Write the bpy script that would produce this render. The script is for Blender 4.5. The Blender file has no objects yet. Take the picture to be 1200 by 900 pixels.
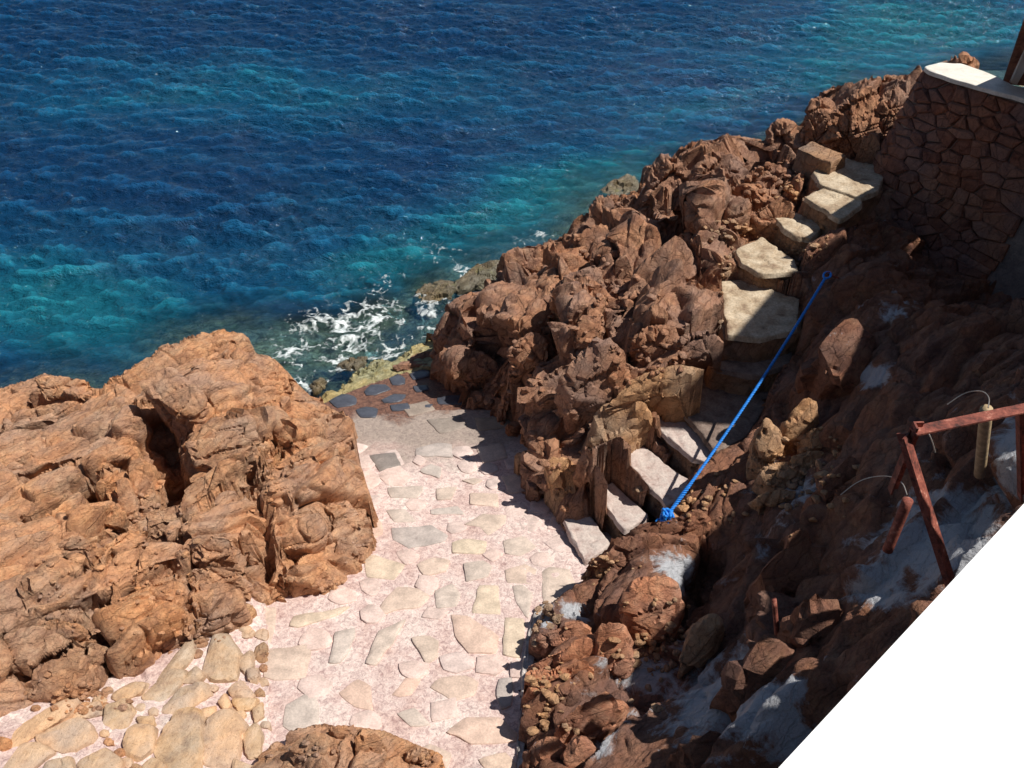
import bpy, bmesh, math, random
import numpy as np
from mathutils import Vector

random.seed(7)
RNG = np.random.default_rng(11)
S = bpy.context.scene
COL = S.collection
# ------------------------------------------------------------------ camera
PITCH = math.radians(38.0)
CAMZ = 10.0
FPX = 1040.0          # focal length in pixels of a 1200 px wide frame
cam_d = bpy.data.cameras.new('camera')
cam_d.sensor_width = 36.0
cam_d.lens = 36.0 * FPX / 1200.0
cam_d.clip_start = 0.05
cam_d.clip_end = 4000
cam = bpy.data.objects.new('camera', cam_d)
COL.objects.link(cam)
cam.location = (0, 0, CAMZ)
cam.rotation_euler = (math.pi / 2 - PITCH, 0, 0)
S.camera = cam
# ------------------------------------------------------------------ light
SUN_AZ, SUN_EL = math.radians(97), math.radians(58)
SUN_DIR = np.array([math.sin(SUN_AZ) * math.cos(SUN_EL), math.cos(SUN_AZ) * math.cos(SUN_EL), math.sin(SUN_EL)])
W = bpy.data.worlds.new('World')
S.world = W
W.use_nodes = True
wn = W.node_tree
bg = wn.nodes['Background']
sky = wn.nodes.new('ShaderNodeTexSky')
sky.sky_type = 'NISHITA'
sky.sun_disc = False
sky.sun_elevation = SUN_EL
sky.sun_rotation = SUN_AZ
sky.air_density = 1.0
sky.dust_density = 0.5
wn.links.new(sky.outputs[0], bg.inputs[0])
bg.inputs[1].default_value = 0.055
sd = bpy.data.lights.new('sun', 'SUN')
sd.energy = 5.0
sd.angle = math.radians(0.5)
sd.color = (1.0, 0.955, 0.88)
sun = bpy.data.objects.new('sun', sd)
COL.objects.link(sun)
sun.rotation_euler = Vector(-SUN_DIR).to_track_quat('-Z', 'Y').to_euler()
sun.location = (10, 10, 30)
S.view_settings.view_transform = 'Standard'
S.view_settings.look = 'None'
S.view_settings.exposure = 0.12
S.view_settings.gamma = 1.0

# ------------------------------------------------------------------ geometry of the view -> places in the world
_c, _s = math.cos(PITCH), math.sin(PITCH)


def at(u, v, z):
    """world point that stands at height z and is seen at photo pixel (u, v)"""
    x, y = (u - 600) / FPX, (450 - v) / FPX
    d = np.array([x, _c + y * _s, -_s + y * _c])
    t = (z - CAMZ) / d[2]
    return np.array([0, 0, CAMZ]) + d * t


RA, RB = 2.217, -0.155


def ramp_z(x, y):
    return RA + RB * y


def on_ramp(u, v, dz=0.0):
    x, y = (u - 600) / FPX, (450 - v) / FPX
    d = np.array([x, _c + y * _s, -_s + y * _c])
    t = (RA + dz - CAMZ) / (d[2] - RB * d[1])
    return np.array([0, 0, CAMZ]) + d * t


# ------------------------------------------------------------------ numpy noise
def _hash(ix, iy, iz, seed):
    h = (ix.astype(np.int64) * 374761393 + iy.astype(np.int64) * 668265263 + iz.astype(np.int64) * 2147483647 + seed * 974634777) & 0xFFFFFFFF
    h = ((h ^ (h >> 13)) * 1274126177) & 0xFFFFFFFF
    h = ((h ^ (h >> 16)) * 2246822519) & 0xFFFFFFFF
    h = h ^ (h >> 15)
    return h


def _r(h, k):
    h = ((h + k * 0x9E3779B9) & 0xFFFFFFFF)
    h = ((h ^ (h >> 15)) * 0x85EBCA6B) & 0xFFFFFFFF
    h = h ^ (h >> 13)
    return (h & 0xFFFFF) / float(0xFFFFF)


def vnoise(p, seed=0):
    f = np.floor(p)
    i = f.astype(np.int64)
    t = p - f
    t = t * t * (3 - 2 * t)
    out = 0
    for dx in (0, 1):
        wx = t[:, 0] if dx else 1 - t[:, 0]
        for dy in (0, 1):
            wy = t[:, 1] if dy else 1 - t[:, 1]
            for dz in (0, 1):
                wz = t[:, 2] if dz else 1 - t[:, 2]
                out = out + wx * wy * wz * _r(_hash(i[:, 0] + dx, i[:, 1] + dy, i[:, 2] + dz, seed), 1)
    return out * 2 - 1


def fbm(p, octv=4, seed=0, gain=0.5):
    a, s, o = 1.0, 0.0, 0.0
    for k in range(octv):
        o = o + a * vnoise(p * (2.03 ** k) + 17.3 * k, seed + k)
        s += a
        a *= gain
    return o / s


def facets(p, seed=0, tilt=1.0):
    """cellular rock: each cell is a tilted plane, returns (height, crack distance, cell id 0..1)"""
    f = np.floor(p).astype(np.int64)
    n = len(p)
    d1 = np.full(n, 9e9)
    d2 = np.full(n, 9e9)
    h1 = np.zeros(n, dtype=np.int64)
    q1 = np.zeros((n, 3))
    for dx in (-1, 0, 1):
        for dy in (-1, 0, 1):
            for dz in (-1, 0, 1):
                h = _hash(f[:, 0] + dx, f[:, 1] + dy, f[:, 2] + dz, seed)
                q = np.stack([f[:, 0] + dx + _r(h, 1), f[:, 1] + dy + _r(h, 2), f[:, 2] + dz + _r(h, 3)], 1)
                e = p - q
                d = np.einsum('ij,ij->i', e, e)
                m = d < d1
                d2 = np.where(m, d1, np.minimum(d2, d))
                d1 = np.where(m, d, d1)
                h1 = np.where(m, h, h1)
                q1[m] = q[m]
    e = p - q1
    g = np.stack([_r(h1, 4), _r(h1, 5), _r(h1, 6)], 1) * 2 - 1
    hh = (_r(h1, 7) - 0.5) + tilt * np.einsum('ij,ij->i', e, g)
    return hh, np.sqrt(d2) - np.sqrt(d1), _r(h1, 8)


def basis(long_dir, up=(0, 0, 1)):
    a = np.array(long_dir, float)
    a /= np.linalg.norm(a)
    u = np.array(up, float)
    u -= a * np.dot(a, u)
    u /= np.linalg.norm(u)
    return np.stack([a, np.cross(u, a), u], 0)   # rows


def rock_relief(P, prm, seed=0):
    """signed displacement along the normal and a tint value for points P on a rock surface"""
    B = prm.get('basis')
    q = P @ B.T
    wv = np.stack([fbm(P * 1.3 + 5, 3, seed + 40), fbm(P * 1.3 + 31, 3, seed + 50), fbm(P * 1.3 + 77, 3, seed + 60)], 1)
    q = q + wv * prm.get('warp', 0.18)
    D = 0
    tint = 0
    for k, (size, amp, crack, tilt) in enumerate(prm['levels']):
        sz = np.array(size)
        hh, dd, cid = facets(q / sz, seed + 3 * k, tilt)
        D = D + amp * hh - crack * np.exp(-(dd / prm.get('cw', 0.07)) ** 2)
        tint = tint + cid * (0.6 if k == 0 else 0.4 / max(1, len(prm['levels']) - 1))
    if 'strata' in prm:
        sp, am = prm['strata']
        t = q[:, 1] / sp + 0.8 * fbm(P * 0.8, 2, seed + 90)
        fr = t - np.floor(t)
        saw = np.where(fr < 0.90, fr / 0.90, (1 - fr) / 0.10)
        lay = _r(_hash(np.floor(t), np.floor(t) * 0, np.floor(t) * 0, seed), 2)
        D = D + am * (saw - 0.5) * (0.4 + lay)
    D = D + prm.get('rough', 0.02) * 0.6 * fbm(P * 7, 4, seed + 21, 0.62)
    D = D + prm.get('rough', 0.02) * 0.5 * (0.5 - np.abs(vnoise(q * 11, seed + 23)))
    pit = vnoise(P * 9, seed + 33)
    D = D - prm.get('pits', 0.0) * np.clip(pit - 0.45, 0, 1)
    return D, np.clip(tint, 0, 1)


# ------------------------------------------------------------------ open areas that no rock may hide (traced outlines)
SEA_PX = [(-600, 700), (-300, 560), (0, 455), (40, 438), (70, 437), (115, 452), (185, 412), (255, 386), (290, 391), (299, 413), (330, 425), (352, 450), (374, 470), (430, 430), (500, 402),
          (501, 380), (530, 352), (562, 333), (600, 292), (650, 280), (680, 255), (700, 236), (718, 230), (752, 226), (757, 198), (790, 180), (822, 165), (860, 160), (900, 165), (925, 137), (944, 150),
          (957, 111), (1000, 98), (1035, 88), (1068, 87), (1088, 74), (1130, 60), (1500, 60), (1500, -700), (-600, -700)]
PATH_OPEN = [(376, 472), (412, 490), (416, 530), (436, 590), (437, 640), (412, 680), (380, 697), (310, 708), (318, 860), (380, 846), (450, 856), (520, 885), (530, 960), (606, 960), (608, 880), (612, 800), (622, 735), (640, 712), (672, 690),
             (688, 660), (655, 610), (640, 602), (612, 560), (600, 528), (585, 492), (545, 466), (528, 448), (510, 436)]


def in_px(u, v, poly):
    ins = np.zeros(u.shape, bool)
    n = len(poly)
    for i in range(n):
        a, b = poly[i], poly[(i + 1) % n]
        if a[1] == b[1]: continue
        ins ^= ((a[1] > v) != (b[1] > v)) & (u < (b[0] - a[0]) * (v - a[1]) / (b[1] - a[1]) + a[0])
    return ins


OPEN = [(SEA_PX, None), (PATH_OPEN, 'ramp')]


def sculpt(P, step=0.05, n=34, sea_too=True):
    jit = 7 * vnoise(P * 3.1 + 3, 991) + 4 * vnoise(P * 9, 992)
    for (poly, lim) in OPEN:
        if lim is None and not sea_too: continue
        for _ in range(n):
            dep = P[:, 1] * _c + (CAMZ - P[:, 2]) * _s
            v = 450 - FPX * (P[:, 1] * _s - (CAMZ - P[:, 2]) * _c) / dep
            u = 600 + FPX * P[:, 0] / dep
            m = in_px(u + (jit if lim is None else jit * .4), v + (jit - 3 if lim is None else jit * .3), poly)
            if lim == 'ramp':
                m &= P[:, 2] > ramp_z(P[:, 0], P[:, 1]) - 0.06
            elif lim is None:
                m &= P[:, 2] > -0.4
            else:
                m &= P[:, 2] > lim
            if not m.any(): break
            P[m, 2] -= step
    return P


# ------------------------------------------------------------------ mesh helpers
def tag(o, label=None, cat=None, group=None, kind=None):
    if label: o['label'] = label
    if cat: o['category'] = cat
    if group: o['group'] = group
    if kind: o['kind'] = kind
    return o


def link(name, me, mat=None, parent=None):
    o = bpy.data.objects.new(name, me)
    COL.objects.link(o)
    if mat is not None and me is not None:
        me.materials.clear()
        me.materials.append(mat)
    if parent is not None:
        o.parent = parent
    return o


def empty(name, loc=(0, 0, 0)):
    o = bpy.data.objects.new(name, None)
    COL.objects.link(o)
    o.location = loc
    o.empty_display_size = 0.1
    return o


def set_attr(me, name, arr):
    a = me.attributes.new(name, 'FLOAT', 'POINT')
    a.data.foreach_set('value', np.ascontiguousarray(arr, dtype=np.float32))


def fast_mesh(name, V, F, smooth=True, attrs=None, sharp_angle=None):
    """V n x 3, F m x k (k = 3 or 4) numpy"""
    me = bpy.data.meshes.new(name)
    k = F.shape[1]
    me.vertices.add(len(V))
    me.vertices.foreach_set('co', np.ascontiguousarray(V, dtype=np.float32).ravel())
    me.loops.add(F.size)
    me.loops.foreach_set('vertex_index', np.ascontiguousarray(F, dtype=np.int32).ravel())
    me.polygons.add(len(F))
    me.polygons.foreach_set('loop_start', np.arange(0, F.size, k, dtype=np.int32))
    me.polygons.foreach_set('loop_total', np.full(len(F), k, dtype=np.int32))
    me.update(calc_edges=True)
    me.polygons.foreach_set('use_smooth', np.full(len(F), smooth))
    for n, a in (attrs or {}).items():
        set_attr(me, n, a)
    if sharp_angle:
        me.set_sharp_from_angle(angle=math.radians(sharp_angle))
    return me


def grid_faces(nx, ny, keep=None):
    i = np.arange(nx - 1)[:, None] * ny + np.arange(ny - 1)[None, :]
    F = np.stack([i, i + ny, i + ny + 1, i + 1], -1).reshape(-1, 4)
    if keep is not None:
        F = F[keep[F].all(1)]
        used = np.zeros(nx * ny, bool)
        used[F.ravel()] = True
        idx = np.cumsum(used) - 1
        return idx[F], used
    return F, None


def poly_sdf(x, y, poly):
    """signed distance, positive inside"""
    poly = np.asarray(poly)[:, :2]
    d = np.full(x.shape, 9e9)
    ins = np.zeros(x.shape, bool)
    n = len(poly)
    for i in range(n):
        a, b = poly[i], poly[(i + 1) % n]
        e = b - a
        wx, wy = x - a[0], y - a[1]
        t = np.clip((wx * e[0] + wy * e[1]) / (e @ e + 1e-12), 0, 1)
        d = np.minimum(d, (wx - t * e[0]) ** 2 + (wy - t * e[1]) ** 2)
        c = ((a[1] > y) != (b[1] > y)) & (x < (b[0] - a[0]) * (y - a[1]) / (b[1] - a[1] + 1e-12) + a[0])
        ins ^= c
    d = np.sqrt(d)
    return np.where(ins, d, -d)


def tps(pts, lam=0.02):
    """thin plate spline height through control points"""
    P = np.array(pts)
    n = len(P)
    xy = P[:, :2]
    r = np.linalg.norm(xy[:, None] - xy[None], axis=2)
    K = np.where(r > 0, r * r * np.log(r + 1e-9), 0) + lam * np.eye(n)
    A = np.zeros((n + 3, n + 3))
    A[:n, :n] = K
    A[:n, n] = 1
    A[:n, n + 1:] = xy
    A[n:, :n] = A[:n, n:].T
    w = np.linalg.solve(A, np.concatenate([P[:, 2], [0, 0, 0]]))

    def f(x, y):
        out = w[n] + w[n + 1] * x + w[n + 2] * y
        for i in range(n):
            rr = (x - xy[i, 0]) ** 2 + (y - xy[i, 1]) ** 2
            out = out + w[i] * 0.5 * rr * np.log(rr + 1e-12)
        return out
    return f


def rock_sheet(name, ctrl, foot, prm, mat, res=0.025, seed=0, floor=-0.6, margin=0.35, drop=3.5, carve=(), parent=None, pale=None, zmax=9.0):
    """a rock surface through ctrl points, cut to the foot polygon, with fractured relief"""
    f = tps(ctrl)
    foot = np.asarray(foot)
    x0, y0 = foot[:, 0].min() - margin, foot[:, 1].min() - margin
    x1, y1 = foot[:, 0].max() + margin, foot[:, 1].max() + margin
    nx, ny = int((x1 - x0) / res), int((y1 - y0) / res)
    X, Y = np.meshgrid(np.linspace(x0, x1, nx), np.linspace(y0, y1, ny), indexing='ij')
    x, y = X.ravel(), Y.ravel()
    wob = 0.10 * fbm(np.stack([x * 1.7, y * 1.7, x * 0], 1), 3, seed + 5)
    sd_ = poly_sdf(x, y, foot) + wob
    keep = sd_ > -margin
    z = np.full(x.shape, floor)
    xs, ys, ss = x[keep], y[keep], sd_[keep]
    zk = f(xs, ys)
    for (pl, depth, width) in carve:
        pl = np.asarray(pl)
        dmin = np.full(xs.shape, 9e9)
        best = np.zeros(xs.shape)
        for a, b in zip(pl[:-1], pl[1:]):
            e = (b - a)[:2]
            t = np.clip(((xs - a[0]) * e[0] + (ys - a[1]) * e[1]) / (e @ e), 0, 1)
            vx, vy = xs - a[0] - t * e[0], ys - a[1] - t * e[1]
            east = (vx * .99 - vy * .12) > 0
            dd0 = np.hypot(vx, vy) * np.where(east, 2.0, 0.75)
            up = np.where(east, np.exp(-(dd0 / .9) ** 2), 0) * np.clip(dd0 / .25, 0, 1)
            best = np.where(dd0 < dmin, up, best)
            dmin = np.minimum(dmin, dd0)
        dmin = dmin + 0.06 * fbm(np.stack([xs * 4, ys * 4, xs * 0], 1), 3, seed + 8)
        zk = zk - depth * np.clip(1.6 * (1 - dmin / width), 0, 1) + (0.16 * min(1, depth * 1.6) if width > 0.125 else 0.02) * best
    zk = zk - drop * np.clip(-ss, 0, 9)
    zk = np.clip(zk, floor, zmax)
    z[keep] = zk
    Z = z.reshape(nx, ny)
    gx, gy = np.gradient(Z, (x1 - x0) / (nx - 1), (y1 - y0) / (ny - 1))
    gx = np.clip(gx, -3, 3)
    gy = np.clip(gy, -3, 3)
    # smooth the normals a little
    for _ in range(4):
        for g in (gx, gy):
            g[1:-1, 1:-1] = (g[1:-1, 1:-1] * 2 + g[2:, 1:-1] + g[:-2, 1:-1] + g[1:-1, 2:] + g[1:-1, :-2]) / 6
    N = np.stack([-gx.ravel(), -gy.ravel(), np.ones(nx * ny)], 1)
    N /= np.linalg.norm(N, axis=1)[:, None]
    P = np.stack([x, y, z], 1)[keep]
    D, tint = rock_relief(P, prm, seed)
    G = np.zeros(nx * ny)
    G[keep] = D
    G = G.reshape(nx, ny)
    for _ in range(2):      # soften the steps so that the walls of the joints do not comb
        H = G.copy()
        H[1:-1, 1:-1] = (6 * G[1:-1, 1:-1] + G[2:, 1:-1] + G[:-2, 1:-1] + G[1:-1, 2:] + G[1:-1, :-2]) / 10
        G = H
    D = G.ravel()[keep]
    P = P + N[keep] * D[:, None]
    P = sculpt(P)
    G = np.full(nx * ny, floor, float)
    G[keep] = P[:, 2]
    G = G.reshape(nx, ny)
    K = np.zeros(nx * ny, bool)
    K[keep] = True
    K = K.reshape(nx, ny)
    for _ in range(12):      # break off thin spikes left standing along the cut edges
        nb = np.stack([np.roll(np.roll(G, i, 0), j, 1) for i in (-3, 0, 3) for j in (-3, 0, 3) if i or j])
        lowest = np.sort(nb, axis=0)
        m = K & (G > lowest[4] + 0.10) & (G > lowest[2] + 0.22)
        if not m.any(): break
        G[m] = lowest[4][m]
    P[:, 2] = G.ravel()[keep]
    for fp, zl in FOOTPRINTS:
        m = poly_sdf(P[:, 0], P[:, 1], fp) > -0.05
        P[m, 2] = np.minimum(P[m, 2], zl)
    F, used = grid_faces(nx, ny, keep)
    full = np.zeros((nx * ny, 3))
    full[keep] = P
    ft = np.zeros(nx * ny)
    ft[keep] = tint
    me = fast_mesh(name, full[used], F, True, {'tint': ft[used]}, 34)
    if pale:
        Q = full[used]
        dep = Q[:, 1] * _c + (CAMZ - Q[:, 2]) * _s
        v = 450 - FPX * (Q[:, 1] * _s - (CAMZ - Q[:, 2]) * _c) / dep
        u = 600 + FPX * Q[:, 0] / dep
        pa = np.zeros(len(Q))
        for (pu, pv, ru, rv, a) in pale:
            pa = np.maximum(pa, a * np.exp(-(((u - pu) / ru) ** 2 + ((v - pv) / rv) ** 2)))
        set_attr(me, 'pale', pa)
    return link(name, me, mat, parent), f


_ico = {}


def ico(sub):
    if sub not in _ico:
        bm = bmesh.new()
        bmesh.ops.create_icosphere(bm, subdivisions=sub, radius=1)
        V = np.array([v.co[:] for v in bm.verts])
        F = np.array([[v.index for v in f.verts] for f in bm.faces])
        bm.free()
        _ico[sub] = (V / np.linalg.norm(V, axis=1)[:, None], F)
    return _ico[sub]


def poly_rock(name, planes, centre, sub=5, sharp=30, relief=None, seed=0, mat=None, parent=None, scale=1.0, tint=None, guard=True):
    """a rock bounded by planes (normal, distance from centre) with softened edges and relief"""
    V, F = ico(sub)
    Nn = np.array([p[0] for p in planes], float)
    Nn /= np.linalg.norm(Nn, axis=1)[:, None]
    dd = np.array([p[1] for p in planes], float)
    c = np.clip(V @ Nn.T, 0.02, None) / dd[None]      # 1/r per plane
    r = 1.0 / (np.power(np.power(c, sharp).sum(1), 1.0 / sharp))
    P = V * r[:, None]
    # normals by faces
    fn = np.cross(P[F[:, 1]] - P[F[:, 0]], P[F[:, 2]] - P[F[:, 0]])
    N = np.zeros_like(P)
    for k in range(3):
        np.add.at(N, F[:, k], fn)
    N /= np.linalg.norm(N, axis=1)[:, None] + 1e-12
    centre = np.asarray(centre, float)
    PW = P + centre
    t = np.full(len(P), 0.5)
    if relief:
        D, t = rock_relief(PW, relief, seed)
        P = P + N * (D * scale)[:, None]
    if guard:
        P = sculpt(P + centre, sea_too=False) - centre
    if tint is not None:
        t = np.clip(t * 0.5 + tint * 0.5, 0, 1)
    me = fast_mesh(name, P, F, True, {'tint': t}, 30)
    o = link(name, me, mat, parent)
    o.location = centre
    return o


def traced_rock(name, px, z, h, tilt=(0, 0), lean=0.25, face=0.0, flare=0.12, **kw):
    """px: traced outline of the visible side of a rock; z: height of its middle; face: 0 for a flat top, 1 for an
    upright face (how much of the outline's extent is height); h: how deep it is buried"""
    us = np.array([p[0] for p in px], float)
    vs = np.array([p[1] for p in px], float)
    vm = 0.5 * (vs.min() + vs.max())
    c0 = at(us.mean(), vm, z)
    dist = np.linalg.norm(c0 - np.array([0, 0, CAMZ]))
    ppm = FPX / dist * math.cos(math.asin(min(1, (CAMZ - z) / dist)))
    pts = [at(u, v, z + face * (vm - v) / ppm) for u, v in px]
    rr = random.Random(int(kw.get('seed', 0)) + 77)
    c = sum(pts) / len(pts)
    P = list(pts)
    for p in pts:          # middle bulge and buried root
        q = c + (p - c) * (1 + flare * rr.uniform(.3, 1.2))
        q[2] = p[2] - h * rr.uniform(.35, .6)
        q[1] += 0.1 * h
        P.append(q)
        q2 = c + (p - c) * (1 + flare)
        q2[2] = min(c[2], p[2]) - h
        q2[1] += 0.25 * h
        P.append(q2)
    back = c + np.array([0, 0.35 * h * (0.3 + face), -0.35 * h])
    P.append(back)
    bulge = np.array([rr.uniform(-.1, .1), 0, 1.0]) * (1 - face) + np.array([0, -1.0, .3]) * face
    P.append(c + bulge / np.linalg.norm(bulge) * 0.045 * (h + .3) + (pts[0] - c) * .2)
    bm = bmesh.new()
    vv_ = [bm.verts.new(p) for p in P]
    bmesh.ops.convex_hull(bm, input=vv_)
    bm.normal_update()
    cen = sum(P) / len(P)
    planes = []
    for f in bm.faces:
        nn = np.array(f.normal[:])
        if np.linalg.norm(nn) < .5: continue
        d = nn @ (np.array(f.verts[0].co[:]) - cen)
        if d < 0: nn, d = -nn, -d
        if any(nn @ p_[0] > .975 for p_ in planes): continue
        planes.append((nn, max(d, 0.03)))
    bm.free()
    for k in range(kw.pop('chips', 2)):
        a = rr.uniform(0, 2 * math.pi)
        N3 = np.array([math.cos(a), math.sin(a), rr.uniform(.2, 1.0)])
        N3 /= np.linalg.norm(N3)
        sup = max(N3 @ (q - cen) for q in pts)
        if sup > 0.05:
            planes.append((N3, sup * rr.uniform(.80, .93)))
    return poly_rock(name, planes, cen, **kw)


def plate(name, px, zf, thick, mat, parent=None, bevel=0.012, sub=0.09, rough=0.006, seed=0, tint=None, proud=0.0):
    """a flat stone: outline in photo pixels lying on zf(u, v) -> world point; bevelled rim and slightly uneven top"""
    pts = np.array([zf(u, v) for u, v in px])
    # resample and jitter the outline
    out = []
    n = len(pts)
    for i in range(n):
        a, b = pts[i], pts[(i + 1) % n]
        L = np.linalg.norm(b - a)
        k = max(1, int(L / sub))
        for j in range(k):
            t = j / k
            out.append(a + (b - a) * t)
    out = np.array(out)
    # chaikin softening + jitter
    nx_ = np.roll(out, -1, 0)
    pv_ = np.roll(out, 1, 0)
    out = out * 0.8 + (nx_ + pv_) * 0.1
    out = out + (out - out.mean(0)) * 0.05
    jit = np.stack([vnoise(out * 7 + seed * 3.1, 5), vnoise(out * 7 + seed * 3.1, 6), np.zeros(len(out))], 1) * 0.018
    out = out + jit
    c = out.mean(0)
    m = len(out)
    dirs = out - c
    L = np.linalg.norm(dirs[:, :2], axis=1)[:, None] + 1e-9
    inw = out - dirs / L * bevel
    mid = c + (out - c) * 0.55
    mid[:, 2] += rough * vnoise(mid * 6 + seed, 9)
    inw[:, 2] += proud
    mid[:, 2] += proud
    outl = out.copy()
    outl[:, 2] += proud - bevel * 0.7
    low = out.copy()
    low[:, 2] -= thick
    V = [tuple(p) for p in np.concatenate([low, outl, inw, mid, [c + [0, 0, proud + rough * .5]]])]
    F = []
    for i in range(m):
        j = (i + 1) % m
        for r in range(3):
            F.append((r * m + i, r * m + j, (r + 1) * m + j, (r + 1) * m + i))
        F.append((3 * m + i, 3 * m + j, 4 * m))
    me = bpy.data.meshes.new(name)
    nv = np.array(V) - c
    area = 0.5 * sum(out[i][0] * out[(i + 1) % m][1] - out[(i + 1) % m][0] * out[i][1] for i in range(m))
    if area < 0:
        F = [tuple(reversed(f)) for f in F]
    me.from_pydata([tuple(v) for v in nv], [], F)
    me.polygons.foreach_set('use_smooth', [True] * len(F))
    set_attr(me, 'tint', np.full(len(V), random.random() if tint is None else tint))
    o = link(name, me, mat, parent)
    o.location = c
    return o


def slab(name, pts, h, mat, relief=None, seed=0, step=0.035, bev=0.012, tint=0.5, flare=0.02, rings=14, srows=9):
    """a thick slab with a flat top along the world outline pts, chipped edges, sides going down by h"""
    pts = np.array(pts, float)
    out = []
    n = len(pts)
    for i in range(n):
        a, b = pts[i], pts[(i + 1) % n]
        k = max(1, int(np.linalg.norm(b - a) / step))
        for j in range(k):
            out.append(a + (b - a) * j / k)
    out = np.array(out)
    if 0.5 * np.sum(out[:, 0] * np.roll(out[:, 1], -1) - np.roll(out[:, 0], -1) * out[:, 1]) < 0:
        out = out[::-1]
    out = out * .5 + (np.roll(out, 1, 0) + np.roll(out, -1, 0)) * .25
    jit = np.stack([fbm(out * 4 + seed, 3, 3), fbm(out * 4 + seed, 3, 4), np.zeros(len(out))], 1) * 0.035
    out = out + jit * min(1, step / .03)
    c = out.mean(0)
    m = len(out)
    d = out - c
    L = np.linalg.norm(d[:, :2], axis=1)[:, None] + 1e-9
    dn = d / L
    dn[:, 2] = 0
    rows, nrm = [], []
    for k in range(srows):
        q = out.copy()
        t = 1 - k / (srows - 1)
        q[:, 2] -= bev + (h - bev) * t
        q += dn * flare * t
        rows.append(q); nrm.append(dn)
    up = np.array([[0, 0, 1.0]])
    q = out - dn * bev * .4; q[:, 2] -= bev * .35; rows.append(q); nrm.append((dn + up) * .7)
    q = out - dn * bev; rows.append(q); nrm.append(np.repeat(up, m, 0))
    base = out - dn * bev
    for k in range(1, rings):
        f = 1 - k / rings
        rows.append(c + (base - c) * f); nrm.append(np.repeat(up, m, 0))
    R = len(rows)
    V = np.concatenate(rows + [c[None]])
    N = np.concatenate(nrm + [up])
    tt = np.full(len(V), tint)
    if relief:
        D, t_ = rock_relief(V, relief, seed)
        V = V + N * D[:, None]
        tt = np.clip(tt * .5 + t_ * .5, 0, 1)
    r, i = np.meshgrid(np.arange(R - 1), np.arange(m), indexing='ij')
    j = (i + 1) % m
    F = np.stack([r * m + i, r * m + j, (r + 1) * m + j, (r + 1) * m + i], -1).reshape(-1, 4)
    i = np.arange(0, m)
    last = np.stack([(R - 1) * m + i, (R - 1) * m + (i + 1) % m, np.full(m, R * m), np.full(m, R * m)], 1)
    me = bpy.data.meshes.new(name)
    me.from_pydata([tuple(v) for v in (V - c)], [], [tuple(f) for f in F] + [tuple(f[:3]) for f in last])
    me.polygons.foreach_set('use_smooth', [True] * len(me.polygons))
    set_attr(me, 'tint', tt)
    o = link(name, me, mat)
    o.location = c
    return o


# ------------------------------------------------------------------ materials
def new_mat(name):
    m = bpy.data.materials.new(name)
    m.use_nodes = True
    nt = m.node_tree
    nt.nodes.clear()
    out = nt.nodes.new('ShaderNodeOutputMaterial')
    bs = nt.nodes.new('ShaderNodeBsdfPrincipled')
    nt.links.new(bs.outputs[0], out.inputs[0])
    return m, nt, bs, out


def N_(nt, t, **kw):
    n = nt.nodes.new(t)
    for k, v in kw.items():
        if k.startswith('i_'):
            n.inputs[k[2:]].default_value = v
        else:
            setattr(n, k, v)
    return n


def ramp_node(nt, fac, stops, mode='LINEAR'):
    r = nt.nodes.new('ShaderNodeValToRGB')
    r.color_ramp.interpolation = mode
    el = r.color_ramp.elements
    while len(el) > len(stops):
        el.remove(el[-1])
    while len(el) < len(stops):
        el.new(0.5)
    for e, (p, c) in zip(el, stops):
        e.position = p
        e.color = (c[0], c[1], c[2], 1) if len(c) == 3 else c
    nt.links.new(fac, r.inputs[0])
    return r.outputs[0]


def mixc(nt, fac, a, b, mode='MIX'):
    m = nt.nodes.new('ShaderNodeMix')
    m.data_type = 'RGBA'
    m.blend_type = mode
    for sock, val in ((m.inputs[0], fac), (m.inputs[6], a), (m.inputs[7], b)):
        if isinstance(val, (int, float)):
            sock.default_value = val
        elif isinstance(val, (tuple, list)):
            sock.default_value = (*val[:3], 1)
        else:
            nt.links.new(val, sock)
    return m.outputs[2]


def noise(nt, vec, scale, detail=6, rough=0.6, dist=0.0):
    n = N_(nt, 'ShaderNodeTexNoise')
    n.inputs['Scale'].default_value = scale
    n.inputs['Detail'].default_value = detail
    n.inputs['Roughness'].default_value = rough
    n.inputs['Distortion'].default_value = dist
    nt.links.new(vec, n.inputs['Vector'])
    return n.outputs[0]


def maths(nt, op, a, b=None, c=None, clamp=False):
    m = nt.nodes.new('ShaderNodeMath')
    m.operation = op
    m.use_clamp = clamp
    for i, v in enumerate((a, b, c)):
        if v is None:
            continue
        if isinstance(v, (int, float)):
            m.inputs[i].default_value = v
        else:
            nt.links.new(v, m.inputs[i])
    return m.outputs[0]


def bump(nt, height, dist, strength=1.0, normal=None):
    b = nt.nodes.new('ShaderNodeBump')
    b.inputs['Strength'].default_value = strength
    b.inputs['Distance'].default_value = dist
    nt.links.new(height, b.inputs['Height'])
    if normal is not None:
        nt.links.new(normal, b.inputs['Normal'])
    return b.outputs[0]


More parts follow.
